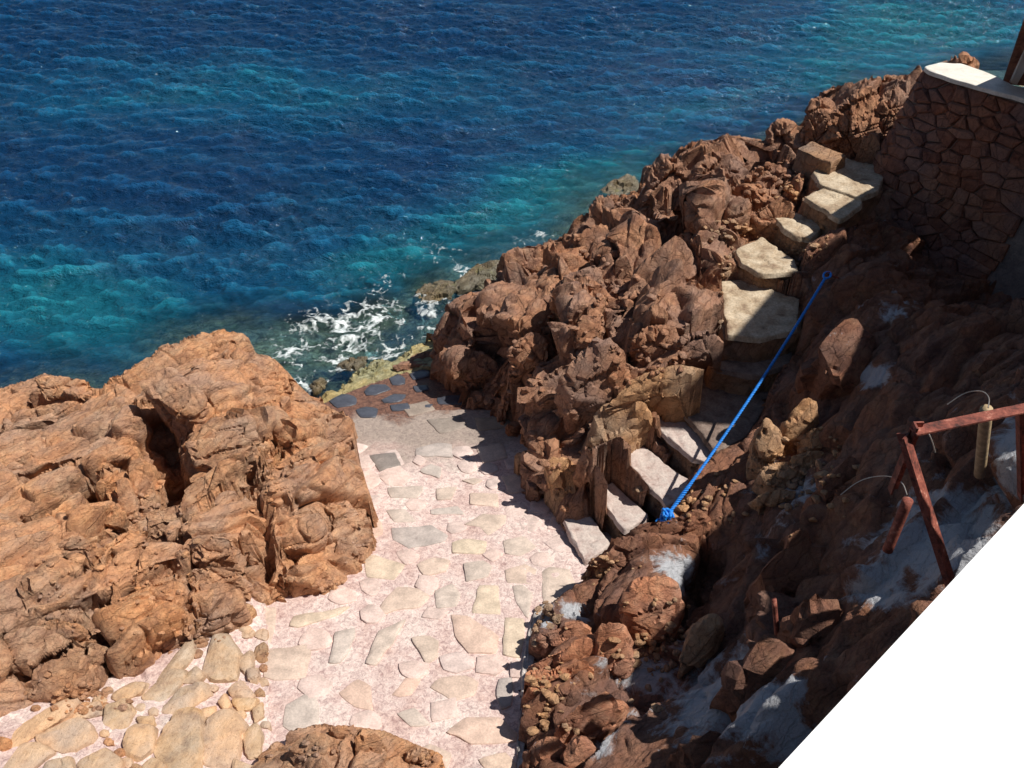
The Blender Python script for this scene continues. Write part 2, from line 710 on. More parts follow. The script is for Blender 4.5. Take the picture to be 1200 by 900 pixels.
def rock_material(name, c_dark, c_mid, c_light, c_tint, pale=None, pale_amt=0.0, bscale=1.0, rough=0.9, wet=False, moss=None, lam_ang=38.0, lam_amt=0.6, crack_amt=0.22, crack_bump=0.55):
    m, nt, bs, out = new_mat(name)
    geo = N_(nt, 'ShaderNodeNewGeometry')
    pos = geo.outputs['Position']
    at_ = N_(nt, 'ShaderNodeAttribute', attribute_name='tint')
    n1 = noise(nt, pos, 1.1, 5, 0.6)
    n2 = noise(nt, pos, 5.5, 8, 0.68, 0.4)
    n3 = noise(nt, pos, 38, 6, 0.7)
    n4 = noise(nt, pos, 150, 3, 0.6)
    base = ramp_node(nt, n2, [(0.30, c_dark), (0.47, c_mid), (0.66, c_light)])
    t1 = mixc(nt, maths(nt, 'MULTIPLY', at_.outputs['Fac'], 0.75), base, c_tint)
    # large soft patches: redder / greyer
    red = ramp_node(nt, n1, [(0.40, (0.80, 0.86, 1.0)), (0.60, (1.12, 0.98, 0.86))])
    t2 = mixc(nt, 0.9, t1, red, 'MULTIPLY')
    speck = ramp_node(nt, n3, [(0.33, (0.55, 0.50, 0.48)), (0.45, (1, 1, 1)), (0.60, (1, 1, 1)), (0.72, (1.28, 1.22, 1.12))])
    t3 = mixc(nt, 0.75, t2, speck, 'MULTIPLY')
    fine = ramp_node(nt, n4, [(0.35, (0.78, 0.76, 0.76)), (0.6, (1.1, 1.1, 1.1))])
    t3 = mixc(nt, 0.7, t3, fine, 'MULTIPLY')
    # pinkish mineral veining
    nz = N_(nt, 'ShaderNodeTexNoise')
    nz.inputs['Scale'].default_value = 2.2
    nz.inputs['Detail'].default_value = 6
    nz.inputs['Roughness'].default_value = .65
    nt.links.new(pos, nz.inputs['Vector'])
    sc = N_(nt, 'ShaderNodeVectorMath', operation='SCALE')
    nt.links.new(nz.outputs[1], sc.inputs[0])
    sc.inputs['Scale'].default_value = 0.26
    wv = N_(nt, 'ShaderNodeVectorMath', operation='ADD')
    nt.links.new(pos, wv.inputs[0])
    nt.links.new(sc.outputs[0], wv.inputs[1])
    mpc = N_(nt, 'ShaderNodeMapping')
    mpc.vector_type = 'TEXTURE'
    mpc.inputs['Rotation'].default_value = (math.radians(10), math.radians(-12), math.radians(lam_ang))
    mpc.inputs['Scale'].default_value = (0.62, 0.20, 0.30)
    nt.links.new(wv.outputs[0], mpc.inputs['Vector'])
    cr = []
    for sc1, w_ in ((1.0, .045), (2.9, .05)):
        vs = N_(nt, 'ShaderNodeTexVoronoi', feature='DISTANCE_TO_EDGE')
        vs.inputs['Scale'].default_value = sc1
        nt.links.new(mpc.outputs[0], vs.inputs['Vector'])
        cr.append(ramp_node(nt, vs.outputs['Distance'], [(0.0, (0, 0, 0)), (w_, (1, 1, 1))]))
    crack = mixc(nt, 1.0, cr[0], mixc(nt, .5, (1, 1, 1), cr[1]), 'MULTIPLY')
    t3 = mixc(nt, crack_amt, t3, crack, 'MULTIPLY')
    mpl = N_(nt, 'ShaderNodeMapping')
    mpl.vector_type = 'TEXTURE'
    mpl.inputs['Rotation'].default_value = (math.radians(10), math.radians(-12), math.radians(lam_ang))
    mpl.inputs['Scale'].default_value = (1.0, 0.13, 0.16)
    nt.links.new(wv.outputs[0], mpl.inputs['Vector'])
    lam = noise(nt, mpl.outputs[0], 2.6, 8, 0.68, 0.0)
    lamc = ramp_node(nt, lam, [(0.34, (.74, .68, .66)), (0.46, (1, 1, 1)), (0.62, (1.12, 1.09, 1.04))])
    t3 = mixc(nt, lam_amt, t3, lamc, 'MULTIPLY')
    if pale:
        pn = noise(nt, pos, 2.3, 7, 0.7, 0.6)
        pa = N_(nt, 'ShaderNodeAttribute', attribute_name='pale')
        pf = ramp_node(nt, maths(nt, 'ADD', pn, maths(nt, 'MULTIPLY', pa.outputs['Fac'], 0.42)), [(0.64, (0, 0, 0)), (0.74, (1, 1, 1))])
        t3 = mixc(nt, pf, t3, mixc(nt, 0.6, pale, fine, 'MULTIPLY'))
    if moss:
        mn = noise(nt, pos, 3.1, 6, 0.7, 0.5)
        mf = ramp_node(nt, mn, [(0.56, (0, 0, 0)), (0.70, (0.6, 0.6, 0.6))])
        t3 = mixc(nt, mf, t3, moss)
    nt.links.new(t3, bs.inputs['Base Color'])
    bs.inputs['Roughness'].default_value = rough
    bs.inputs['Specular IOR Level'].default_value = 0.25
    if wet:
        bs.inputs['Specular IOR Level'].default_value = 0.6
    b1 = bump(nt, n2, 0.022 * bscale, 0.9)
    b1 = bump(nt, lam, 0.050 * lam_amt, 0.9, b1)
    b1 = bump(nt, crack, 0.020 * bscale * crack_bump + 1e-5, 1.0, b1)
    b2 = bump(nt, n3, 0.016 * bscale, 0.9, b1)
    b3 = bump(nt, n4, 0.005 * bscale, 0.8, b2)
    nt.links.new(b3, bs.inputs['Normal'])
    return m


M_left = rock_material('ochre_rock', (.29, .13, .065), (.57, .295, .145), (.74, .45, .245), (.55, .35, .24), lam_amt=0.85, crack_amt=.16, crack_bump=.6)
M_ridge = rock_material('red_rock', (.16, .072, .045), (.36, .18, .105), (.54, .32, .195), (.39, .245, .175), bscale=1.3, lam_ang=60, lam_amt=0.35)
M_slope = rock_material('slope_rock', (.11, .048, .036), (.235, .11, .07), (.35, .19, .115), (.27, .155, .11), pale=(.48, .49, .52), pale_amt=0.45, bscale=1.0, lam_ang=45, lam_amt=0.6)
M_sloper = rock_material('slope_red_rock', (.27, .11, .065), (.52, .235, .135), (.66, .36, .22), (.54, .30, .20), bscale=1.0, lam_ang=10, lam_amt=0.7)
M_block = rock_material('tan_rock', (.27, .14, .08), (.47, .28, .15), (.60, .40, .235), (.48, .32, .20), bscale=0.9, lam_ang=60, lam_amt=0.4)
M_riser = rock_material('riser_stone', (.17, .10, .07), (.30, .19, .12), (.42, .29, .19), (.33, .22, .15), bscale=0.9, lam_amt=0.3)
M_wet = rock_material('wet_rock', (.07, .05, .03), (.15, .12, .07), (.24, .21, .12), (.18, .15, .09), rough=0.35, wet=True, moss=(.17, .19, .05))
M_bed = rock_material('seabed_rock', (.14, .14, .11), (.34, .34, .27), (.52, .52, .43), (.38, .35, .28), moss=(.24, .28, .14))
M_wall = rock_material('wall_stone', (.10, .038, .028), (.23, .095, .062), (.34, .16, .10), (.34, .20, .15), bscale=0.8, lam_amt=0.2)


def simple_mat(name, col, rough=0.8, var=0.25, scale=6, bmp=0.01, metallic=0.0, spec=0.4, stops=None, fine=40, bscale2=0.004, tinted=None):
    m, nt, bs, out = new_mat(name)
    geo = N_(nt, 'ShaderNodeNewGeometry')
    pos = geo.outputs['Position']
    n1 = noise(nt, pos, scale, 6, 0.65, 0.3)
    n2 = noise(nt, pos, fine, 5, 0.65)
    if stops is None:
        lo = tuple(c * (1 - var) for c in col)
        hi = tuple(min(1, c * (1 + var)) for c in col)
        stops = [(0.35, lo), (0.65, hi)]
    base = ramp_node(nt, n1, stops)
    if tinted:
        a = N_(nt, 'ShaderNodeAttribute', attribute_name='tint')
        tc = ramp_node(nt, a.outputs['Fac'], tinted)
        base = mixc(nt, 0.85, base, tc, 'MULTIPLY')
    f = ramp_node(nt, n2, [(0.35, (1 - var, 1 - var, 1 - var)), (0.62, (1 + var * .4, 1 + var * .4, 1 + var * .4))])
    base = mixc(nt, 0.8, base, f, 'MULTIPLY')
    nt.links.new(base, bs.inputs['Base Color'])
    bs.inputs['Roughness'].default_value = rough
    bs.inputs['Metallic'].default_value = metallic
    bs.inputs['Specular IOR Level'].default_value = spec
    b = bump(nt, n1, bmp, 0.8)
    b = bump(nt, n2, bscale2, 0.8, b)
    nt.links.new(b, bs.inputs['Normal'])
    return m


# mottled pink cement of the path
def path_material():
    m, nt, bs, out = new_mat('pink_cement')
    geo = N_(nt, 'ShaderNodeNewGeometry')
    pos = geo.outputs['Position']
    n1 = noise(nt, pos, 1.6, 6, 0.65, 0.3)
    n2 = noise(nt, pos, 17, 6, 0.75, 0.8)
    n3 = noise(nt, pos, 55, 5, 0.7)
    base = ramp_node(nt, n1, [(0.36, (.62, .46, .41)), (0.5, (.72, .58, .53)), (0.64, (.75, .65, .59))])
    mot = ramp_node(nt, n2, [(0.34, (.44, .33, .35)), (0.46, (.80, .72, .73)), (0.56, (1.05, 1.03, 1.02)), (0.7, (1.2, 1.2, 1.2))])
    base = mixc(nt, 0.8, base, mot, 'MULTIPLY')
    f = ramp_node(nt, n3, [(0.32, (.6, .52, .52)), (0.45, (1, 1, 1)), (0.68, (1.18, 1.18, 1.16))])
    base = mixc(nt, 0.7, base, f, 'MULTIPLY')
    # wet, darker, redder towards the sea (stain of the splash zone)
    at_ = N_(nt, 'ShaderNodeAttribute', attribute_name='wet')
    wetc = ramp_node(nt, n2, [(0.35, (.06, .035, .032)), (0.5, (.17, .085, .06)), (0.66, (.30, .16, .11))])
    greyc = ramp_node(nt, n2, [(0.35, (.24, .19, .17)), (0.5, (.36, .29, .25)), (0.66, (.46, .37, .31))])
    nz = maths(nt, 'ADD', at_.outputs['Fac'], maths(nt, 'MULTIPLY', maths(nt, 'SUBTRACT', n1, 0.5), 0.5))
    f1 = ramp_node(nt, nz, [(0.20, (0, 0, 0)), (0.42, (1, 1, 1))])
    f2 = ramp_node(nt, nz, [(0.66, (0, 0, 0)), (0.76, (1, 1, 1))])
    base = mixc(nt, f1, base, greyc)
    base = mixc(nt, f2, base, wetc)
    nt.links.new(base, bs.inputs['Base Color'])
    r = ramp_node(nt, nz, [(0.6, (.85, .85, .85)), (0.8, (.35, .35, .35))])
    nt.links.new(r, bs.inputs['Roughness'])
    bs.inputs['Specular IOR Level'].default_value = 0.3
    b = bump(nt, n2, 0.02, 0.8)
    b = bump(nt, n3, 0.008, 0.9, b)
    nt.links.new(b, bs.inputs['Normal'])
    return m


M_path = path_material()
FL = [(0.0, (.82, .80, .78)), (0.25, (.95, .84, .74)), (0.5, (1.05, .80, .68)), (0.75, (.98, .90, .72)), (1.0, (.68, .66, .66))]
M_flag = simple_mat('flagstone_pale', (.62, .545, .495), 0.85, 0.2, 5, 0.012, tinted=FL, fine=45)
M_flagwet = simple_mat('flagstone_wet', (.075, .08, .10), 0.30, 0.25, 6, 0.01, spec=0.5)
M_mortar = simple_mat('white_mortar', (.50, .45, .42), 0.9, 0.35, 9, 0.02, fine=50, bscale2=0.006)
M_cobble = rock_material('cobble_stone', (.30, .19, .11), (.54, .375, .215), (.68, .51, .33), (.60, .46, .37), bscale=0.5, lam_ang=75, lam_amt=.35, crack_amt=0.0, crack_bump=0.0)
M_step = simple_mat('step_stone', (.5, .42, .3), 0.88, 0.34, 4, 0.025, fine=30, bscale2=0.009,
                    stops=[(0.30, (.24, .16, .105)), (0.44, (.42, .32, .215)), (0.62, (.57, .47, .345))])
M_steppink = simple_mat('step_stone_pink', (.58, .50, .46), 0.88, 0.22, 6, 0.016, fine=34, bscale2=0.006,
                        stops=[(0.30, (.32, .22, .19)), (0.43, (.48, .38, .34)), (0.62, (.56, .48, .43))])
M_stepshade = simple_mat('step_stone_shaded', (.2, .15, .12), 0.88, 0.3, 6, 0.016, fine=34, bscale2=0.006,  # shade of the mid-stair treads painted into a darker colour
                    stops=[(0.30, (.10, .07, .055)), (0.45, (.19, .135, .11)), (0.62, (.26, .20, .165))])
M_white = simple_mat('white_paint', (.86, .86, .85), 0.75, 0.03, 3, 0.003, fine=60, bscale2=0.001)
M_plaster = simple_mat('grey_plaster', (.45, .46, .48), 0.85, 0.12, 3, 0.01)
M_rope = simple_mat('blue_rope', (.015, .22, .72), 0.45, 0.25, 30, 0.002, fine=200, bscale2=0.002)
M_rust = simple_mat('rusted_iron', (.30, .085, .055), 0.75, 0.35, 14, 0.004, fine=70, bscale2=0.003,
                    stops=[(0.34, (.06, .022, .018)), (0.46, (.20, .055, .038)), (0.6, (.30, .09, .06)), (0.72, (.62, .30, .22))])
M_pipe = simple_mat('pale_cane', (.42, .31, .18), 0.6, 0.3, 12, 0.004)
M_wire = simple_mat('bare_wire', (.45, .40, .36), 0.4, 0.2, 10, 0.001, metallic=0.6)
M_roof = simple_mat('house_render', (.62, .42, .30), 0.85, 0.12, 2, 0.01)
M_ledge = rock_material('algae_ledge_rock', (.22, .19, .07), (.40, .36, .16), (.55, .52, .30), (.40, .33, .15), rough=0.4, wet=True, bscale=0.8, moss=(.30, .20, .05))
M_foam = simple_mat('foam', (.86, .90, .90), 0.6, 0.06, 20, 0.01)


def water_material():
    m, nt, bs, out = new_mat('sea_water')
    geo = N_(nt, 'ShaderNodeNewGeometry')
    pos = geo.outputs['Position']
    teal = N_(nt, 'ShaderNodeAttribute', attribute_name='teal').outputs['Fac']
    clear = N_(nt, 'ShaderNodeAttribute', attribute_name='clear').outputs['Fac']
    mp = N_(nt, 'ShaderNodeMapping')
    mp.inputs['Scale'].default_value = (0.6, 1.5, 1)
    mp.inputs['Rotation'].default_value = (0, 0, math.radians(-8))
    nt.links.new(pos, mp.inputs['Vector'])
    n0 = noise(nt, mp.outputs[0], 0.45, 5, 0.6)
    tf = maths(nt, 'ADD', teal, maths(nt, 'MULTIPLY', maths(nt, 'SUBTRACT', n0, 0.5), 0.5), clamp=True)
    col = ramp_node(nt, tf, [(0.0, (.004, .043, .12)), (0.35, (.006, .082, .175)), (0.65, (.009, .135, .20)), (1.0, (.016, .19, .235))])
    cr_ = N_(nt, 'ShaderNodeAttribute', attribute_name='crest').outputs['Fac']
    # scattered light painted into the colour: lighter crests, darker troughs
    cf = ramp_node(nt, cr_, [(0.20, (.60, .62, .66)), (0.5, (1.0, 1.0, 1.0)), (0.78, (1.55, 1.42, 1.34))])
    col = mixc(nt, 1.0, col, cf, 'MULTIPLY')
    nt.links.new(col, bs.inputs['Base Color'])
    bs.inputs['Roughness'].default_value = 0.06
    bs.inputs['IOR'].default_value = 1.37
    # clear, shallow water beside the rocks
    tr = N_(nt, 'ShaderNodeBsdfTransparent')
    tr.inputs[0].default_value = (.58, .80, .82, 1)
    gl = N_(nt, 'ShaderNodeBsdfGlossy')
    gl.inputs['Roughness'].default_value = 0.06
    fr = N_(nt, 'ShaderNodeFresnel')
    fr.inputs[0].default_value = 1.33
    mx = N_(nt, 'ShaderNodeMixShader')
    nt.links.new(fr.outputs[0], mx.inputs[0])
    nt.links.new(tr.outputs[0], mx.inputs[1])
    nt.links.new(gl.outputs[0], mx.inputs[2])
    mm = N_(nt, 'ShaderNodeMixShader')
    nt.links.new(clear, mm.inputs[0])
    nt.links.new(bs.outputs[0], mm.inputs[1])
    nt.links.new(mx.outputs[0], mm.inputs[2])
    nt.links.new(mm.outputs[0], out.inputs[0])
    mp2 = N_(nt, 'ShaderNodeMapping')
    mp2.inputs['Scale'].default_value = (0.7, 1.25, 1)
    nt.links.new(pos, mp2.inputs['Vector'])
    w1 = noise(nt, mp2.outputs[0], 2.6, 4, 0.6, 0.6)
    w2 = noise(nt, mp2.outputs[0], 9, 4, 0.6, 0.3)
    w3 = noise(nt, mp2.outputs[0], 30, 3, 0.6)
    b = bump(nt, w1, 0.12, 1.0)
    b = bump(nt, w2, 0.075, 1.0, b)
    b = bump(nt, w3, 0.015, 1.0, b)
    nt.links.new(b, bs.inputs['Normal'])
    nt.links.new(b, gl.inputs['Normal'])
    nt.links.new(b, fr.inputs['Normal'])
    return m


M_water = water_material()

# ================================================================== THE SEA
# far shore-line of the rocks, as the photo shows it (pixels at sea level)
SHORE_PX = [(-260, 520), (0, 462), (60, 440), (120, 455), (200, 405), (270, 392), (300, 415), (345, 440), (372, 466), (430, 428), (505, 402),
            (505, 370), (560, 330), (600, 292), (660, 288), (700, 250), (760, 215), (800, 200), (870, 185), (930, 160), (1000, 120), (1080, 95), (1300, 40)]
SHORE = np.array([at(u, v, 0.0)[:2] for u, v in SHORE_PX])
LAND = np.concatenate([SHORE, [[60, 30], [60, -10], [-30, -10], [-30, 8]]])


def wave_height(x, y):
    h = 0
    rs = np.random.default_rng(3)
    wx = 0.8 * fbm(np.stack([x * .12, y * .12, x * 0], 1), 2, 71)
    wy = 0.8 * fbm(np.stack([x * .12 + 9, y * .12, x * 0], 1), 2, 72)
    X, Y = x + wx, y + wy
    for i in range(44):
        lam = 0.24 * (1.135 ** (i % 18)) * rs.uniform(.85, 1.15)
        ang = math.radians(rs.normal(264, 25))
        k = 2 * math.pi / lam
        ph = rs.uniform(0, 6.28)
        t = k * (X * math.cos(ang) + Y * math.sin(ang)) + ph
        a = 0.0165 * lam / (1 + (lam / 0.85) ** 2) + 0.0011 * lam
        s = np.sin(t)
        h = h + a * (1 - 2 * np.abs(s * .5 + .5) ** 0.75 + s * 0)
    m = 0.65 + 0.5 * fbm(np.stack([x * .18, y * .35, x * 0 + 4], 1), 3, 73)
    return h * m * 2.4


def sheet_axis(a, b, step, far):
    core = np.arange(a, b, step)
    l, r, s = [], [], step
    p = a
    while p > -far:
        s *= 1.28
        p -= s
        l.append(p)
    s, p = step, core[-1]
    while p < far:
        s *= 1.28
        p += s
        r.append(p)
    return np.concatenate([l[::-1], core, r])


gx_ = sheet_axis(-24, 27, 0.072, 1500)
gy_ = sheet_axis(9.0, 42, 0.058, 1500)
X, Y = np.meshgrid(gx_, gy_, indexing='ij')
x, y = X.ravel(), Y.ravel()
core = (x > -25) & (x < 28) & (y > 8) & (y < 43)
z = np.zeros(x.shape)
z[core] = wave_height(x[core], y[core])
sdist = np.full(x.shape, 30.0)
nearm = (x > -12) & (x < 24) & (y > 6) & (y < 36)
sdist[nearm] = -poly_sdf(x[nearm], y[nearm], LAND)
calm = np.clip((sdist + 0.5) / 2.5, 0.35, 1)
z = z * calm
jx = np.stack([x * .6, y * .6, x * 0], 1)
clear = np.clip(1.12 - (sdist + 0.9 * fbm(jx, 3, 81)) / 1.9, 0, 1) ** 1.3
# only the cove between the outcrops and the foot of the ridge is shallow
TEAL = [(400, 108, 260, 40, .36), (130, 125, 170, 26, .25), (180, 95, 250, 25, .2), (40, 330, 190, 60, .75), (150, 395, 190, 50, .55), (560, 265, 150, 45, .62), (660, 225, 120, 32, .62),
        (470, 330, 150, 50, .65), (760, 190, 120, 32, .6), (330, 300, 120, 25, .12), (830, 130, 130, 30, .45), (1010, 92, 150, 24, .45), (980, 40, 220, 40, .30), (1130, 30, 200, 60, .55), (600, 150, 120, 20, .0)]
teal = np.zeros(x.shape)
fx = x[core]
fy = y[core]
dep = fy * _c + CAMZ * _s
uu = 600 + FPX * fx / dep
vv = 450 - FPX * (fy * _s - CAMZ * _c) / dep
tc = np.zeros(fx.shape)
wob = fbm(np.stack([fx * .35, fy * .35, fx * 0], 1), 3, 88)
for (u, v, ru, rv, a) in TEAL:     # paler sand patches on the sea bed; top-right ones are painted sky reflection
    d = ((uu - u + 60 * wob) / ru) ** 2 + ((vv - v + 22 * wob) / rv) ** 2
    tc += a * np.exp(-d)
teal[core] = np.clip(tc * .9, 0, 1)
cb = np.zeros(fx.shape)
for (u, v, ru, rv, a) in [(385, 400, 90, 42, 1.0), (330, 420, 40, 40, .9), (450, 370, 60, 35, .9), (510, 335, 50, 30, .8), (570, 305, 50, 22, .6), (30, 440, 60, 12, .5), (730, 220, 40, 16, .6)]:
    cb = np.maximum(cb, a * np.exp(-((((uu - u) + 20 * wob) / ru) ** 2 + (((vv - v) + 12 * wob) / rv) ** 2) ** 1.5))
clear[core] = np.maximum(clear[core] * .8, np.clip(cb * 1.15, 0, .93))
F, _ = grid_faces(len(gx_), len(gy_))
crest = np.clip(0.5 + z / 0.13, 0, 1)
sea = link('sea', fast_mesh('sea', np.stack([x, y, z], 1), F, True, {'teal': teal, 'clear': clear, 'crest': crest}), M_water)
tag(sea, 'rippled dark blue and turquoise sea beyond the rocks', None, None, 'structure')

# sea bed: falls away from the shore
gx2 = np.linspace(-12, 22, 300)
gy2 = np.linspace(7, 30, 240)
X, Y = np.meshgrid(gx2, gy2, indexing='ij')
x, y = X.ravel(), Y.ravel()
sdb = -poly_sdf(x, y, LAND)
z = -0.16 - 0.26 * np.clip(sdb, -0.4, 6) + 0.18 * fbm(np.stack([x * 1.2, y * 1.2, x * 0], 1), 4, 91)
hh, dd, cid = facets(np.stack([x / .6, y / .6, x * 0], 1), 5, 0.6)
z = z + 0.12 * hh
F, _ = grid_faces(300, 240)
bed = link('seabed', fast_mesh('seabed', np.stack([x, y, np.minimum(z, -0.06)], 1), F, True, {'tint': cid}), M_bed)
tag(bed, 'submerged mossy rock bed under the clear shallows', None, None, 'structure')
o = link('deep_seabed', fast_mesh('deep_seabed', np.array([[-1500, -1500, -9], [1500, -1500, -9], [1500, 1500, -9], [-1500, 1500, -9.]]), np.array([[0, 1, 2, 3]])), M_wet)
tag(o, 'deep sea bed far below the surface', None, None, 'structure')

# foam of the breaking wave in the cove
fxs = np.arange(-5.4, 3.2, 0.018)
fys = np.arange(12.2, 19.5, 0.018)
X, Y = np.meshgrid(fxs, fys, indexing='ij')
x, y = X.ravel(), Y.ravel()
dep = y * _c + CAMZ * _s
uu = 600 + FPX * x / dep
vv = 450 - FPX * (y * _s - CAMZ * _c) / dep
den = np.zeros(x.shape)
for (u, v, ru, rv, a) in [(400, 385, 55, 28, 1.0), (350, 412, 30, 18, .9), (440, 370, 40, 24, .85), (392, 425, 36, 16, .9), (470, 345, 60, 30, .45), (520, 300, 70, 30, .28), (360, 450, 28, 12, .8), (505, 385, 18, 16, .75), (430, 418, 30, 9, .85), (345, 398, 34, 20, .4), (600, 285, 60, 12, .35), (690, 245, 40, 10, .4), (20, 448, 40, 10, .8), (110, 452, 30, 6, .5), (420, 395, 70, 35, .6), (550, 320, 40, 12, .6), (500, 370, 16, 22, .75), (440, 412, 70, 10, .8), (640, 272, 40, 8, .55), (735, 225, 30, 8, .6), (530, 350, 40, 18, .5), (330, 412, 14, 12, .3)]:
    den = np.maximum(den, a * np.exp(-(((uu - u) / ru) ** 2 + ((vv - v) / rv) ** 2)))
wp = np.stack([x, y, x * 0], 1)
q = wp + 0.22 * np.stack([fbm(wp * 1.6, 3, 101), fbm(wp * 1.6, 3, 102), x * 0], 1)
ridge = 1 - np.abs(fbm(q * 3.4, 4, 103)) * 6.5
ridge2 = 1 - np.abs(fbm(q * 9, 3, 104)) * 5
fd = den * 1.3 + 0.45 * ridge + 0.35 * ridge2 + 0.40 * vnoise(wp * 34, 105)
fa = np.clip((fd - 0.55) / 1.25, 0, 1) ** 1.2 * np.clip((den - 0.08) / .2, 0, 1)
F, used = grid_faces(len(fxs), len(fys), fa > 0.01)
zf = wave_height(x[used], y[used]) * np.clip((y[used] - 13) * .3 + .35, .35, 1) + 0.03
M_foam, nt, bs, fo = new_mat('foam')
bs.inputs['Base Color'].default_value = (.84, .90, .90, 1)
bs.inputs['Roughness'].default_value = .6
fat = N_(nt, 'ShaderNodeAttribute', attribute_name='dens')
nt.links.new(maths(nt, 'MULTIPLY', fat.outputs['Fac'], .92), bs.inputs['Alpha'])
foam = link('sea_foam', fast_mesh('sea_foam', np.stack([x[used], y[used], zf], 1), F, True, {'dens': fa[used]}), M_foam)
tag(foam, 'white foam of a small wave breaking in the cove', 'foam', None, 'stuff')

# ================================================================== PAVED PATH
PATH_PX = [(395, 470), (430, 455), (500, 432), (560, 440), (640, 470), (690, 560), (760, 650), (720, 720), (650, 780), (660, 960), (640, 1010),
           (0, 1010), (0, 900), (100, 830), (220, 745), (320, 680), (400, 630), (390, 540), (370, 480)]
PATH = np.array([on_ramp(u, v)[:2] for u, v in PATH_PX])
x0, y0 = PATH.min(0)
x1, y1 = PATH.max(0)
nx, ny = int((x1 - x0) / .03), int((y1 - y0) / .03)
X, Y = np.meshgrid(np.linspace(x0, x1, nx), np.linspace(y0, y1, ny), indexing='ij')
x, y = X.ravel(), Y.ravel()
keep = poly_sdf(x, y, PATH) > -0.12
p3 = np.stack([x, y, x * 0], 1)
z = ramp_z(x, y) + 0.02 * fbm(p3 * 1.3, 3, 111) + 0.008 * fbm(p3 * 9, 3, 112)
dep = y * _c + (CAMZ - z) * _s
vv = 450 - FPX * (y * _s - (CAMZ - z) * _c) / dep
uu = 600 + FPX * x / dep
wet = np.clip((575 - vv) / 125, 0, 1) + 0.12 * fbm(p3 * 1.5, 3, 113) - 0.12 * np.clip((uu - 470) / 100, 0, 1) * (vv > 480)
F, used = grid_faces(nx, ny, keep)
path = link('paved_path', fast_mesh('paved_path', np.stack([x, y, z], 1)[used], F, True, {'wet': wet[used]}), M_path)
tag(path, 'pink cement path set with flagstones running down to the sea', None, None, 'structure')

FLAGS = [  # traced outline, tint 0 grey .25 tan .5 pink .75 yellow 1 dark grey
    ([(459, 619), (505, 616), (524, 628), (520, 634), (480, 643), (462, 632)], 1.0),
    ([(531, 636), (544, 632), (569, 634), (568, 648), (531, 648)], .75),
    ([(488, 526), (512, 519), (529, 521), (530, 535), (488, 534)], 1.0),
    ([(492, 552), (505, 543), (518, 548), (515, 560)], 0),
    ([(455, 572), (496, 570), (488, 584), (458, 583)], .1),
    ([(512, 572), (535, 570), (530, 585), (513, 585)], .2),
    ([(552, 577), (582, 579), (584, 594), (551, 590)], .3),
    ([(505, 597), (535, 593), (545, 602), (506, 602)], .0),
    ([(541, 563), (556, 559), (566, 562), (555, 568)], .2),
    ([(453, 598), (474, 597), (488, 611), (462, 612)], .1),
    ([(544, 614), (566, 602), (593, 604), (592, 614), (571, 627), (562, 617)], .25),
    ([(428, 652), (436, 650), (474, 661), (461, 679), (431, 675)], .7),
    ([(488, 661), (507, 653), (527, 657), (522, 670), (496, 674)], .3),
    ([(543, 661), (566, 657), (577, 664), (571, 675), (545, 681)], .1),
    ([(441, 721), (448, 706), (466, 689), (494, 689), (501, 701), (490, 711), (463, 714)], .3),
    ([(510, 692), (530, 685), (540, 697), (535, 710), (512, 712)], .1),
    ([(552, 718), (562, 687), (584, 687), (585, 719)], .72),
    ([(530, 720), (548, 722), (584, 746), (581, 764), (549, 764), (534, 744)], .42),
    ([(482, 748), (503, 744), (515, 752), (513, 768), (499, 777)], .25),
    ([(428, 777), (444, 739), (474, 726), (463, 748), (440, 779)], .15),
    ([(386, 777), (393, 741), (416, 736), (414, 752), (399, 777)], 0.05),
    ([(310, 793), (314, 762), (362, 756), (362, 772), (358, 794), (322, 796)], .3),
    ([(340, 733), (345, 721), (380, 717), (410, 711), (400, 719), (350, 735)], .7),
    ([(398, 812), (419, 796), (433, 804), (438, 833), (413, 828)], .45),
    ([(459, 815), (476, 795), (494, 796), (483, 815), (470, 817)], .5),
    ([(504, 805), (516, 794), (546, 792), (561, 800), (555, 815), (533, 820)], .35),
    ([(592, 724), (614, 726), (614, 745), (608, 770), (590, 766)], .72),
    ([(600, 688), (613, 686), (624, 695), (620, 724), (606, 706)], .1),
    ([(582, 815), (584, 795), (602, 793), (600, 826), (588, 831)], 1.0),
    ([(523, 857), (548, 841), (585, 842), (605, 859), (604, 869), (552, 871)], .42),
    ([(464, 836), (486, 829), (504, 848), (482, 851)], .1),
    ([(332, 849), (335, 826), (368, 810), (374, 828), (373, 850), (340, 856)], .05),
    ([(288, 740), (290, 715), (322, 712), (323, 728), (318, 750), (294, 758)], .3),
    ([(635, 672), (645, 664), (668, 668), (675, 690), (660, 703), (638, 706)], .2),
    ([(590, 634), (612, 628), (628, 640), (610, 652), (592, 648)], .15),
    ([(592, 668), (616, 660), (628, 668), (622, 684), (596, 682)], .3),
    ([(430, 618), (436, 605), (448, 612), (449, 625), (437, 632)], .5),
    ([(588, 558), (612, 556), (618, 574), (596, 578)], .3),
    ([(560, 524), (588, 520), (594, 536), (566, 542)], .25),
    ([(470, 888), (504, 872), (528, 884), (520, 905), (486, 910)], .3),
    ([(560, 890), (592, 882), (606, 900), (580, 915)], .6),
    ([(382, 866), (412, 858), (428, 872), (404, 884)], .2),
]
for i, (pxs, t) in enumerate(FLAGS):
    plate('flagstone', pxs, lambda u, v: on_ramp(u, v, 0.01), 0.05, M_flag, path, bevel=0.008, sub=0.06, rough=0.008, seed=i, tint=t, proud=0.003 + 0.007 * random.random())
rc = random.Random(31)
taken = [np.array([np.mean([q[0] for q in p]), np.mean([q[1] for q in p]), 0.5 * (max(q[0] for q in p) - min(q[0] for q in p)), 0.5 * (max(q[1] for q in p) - min(q[1] for q in p))]) for p, _t in FLAGS]
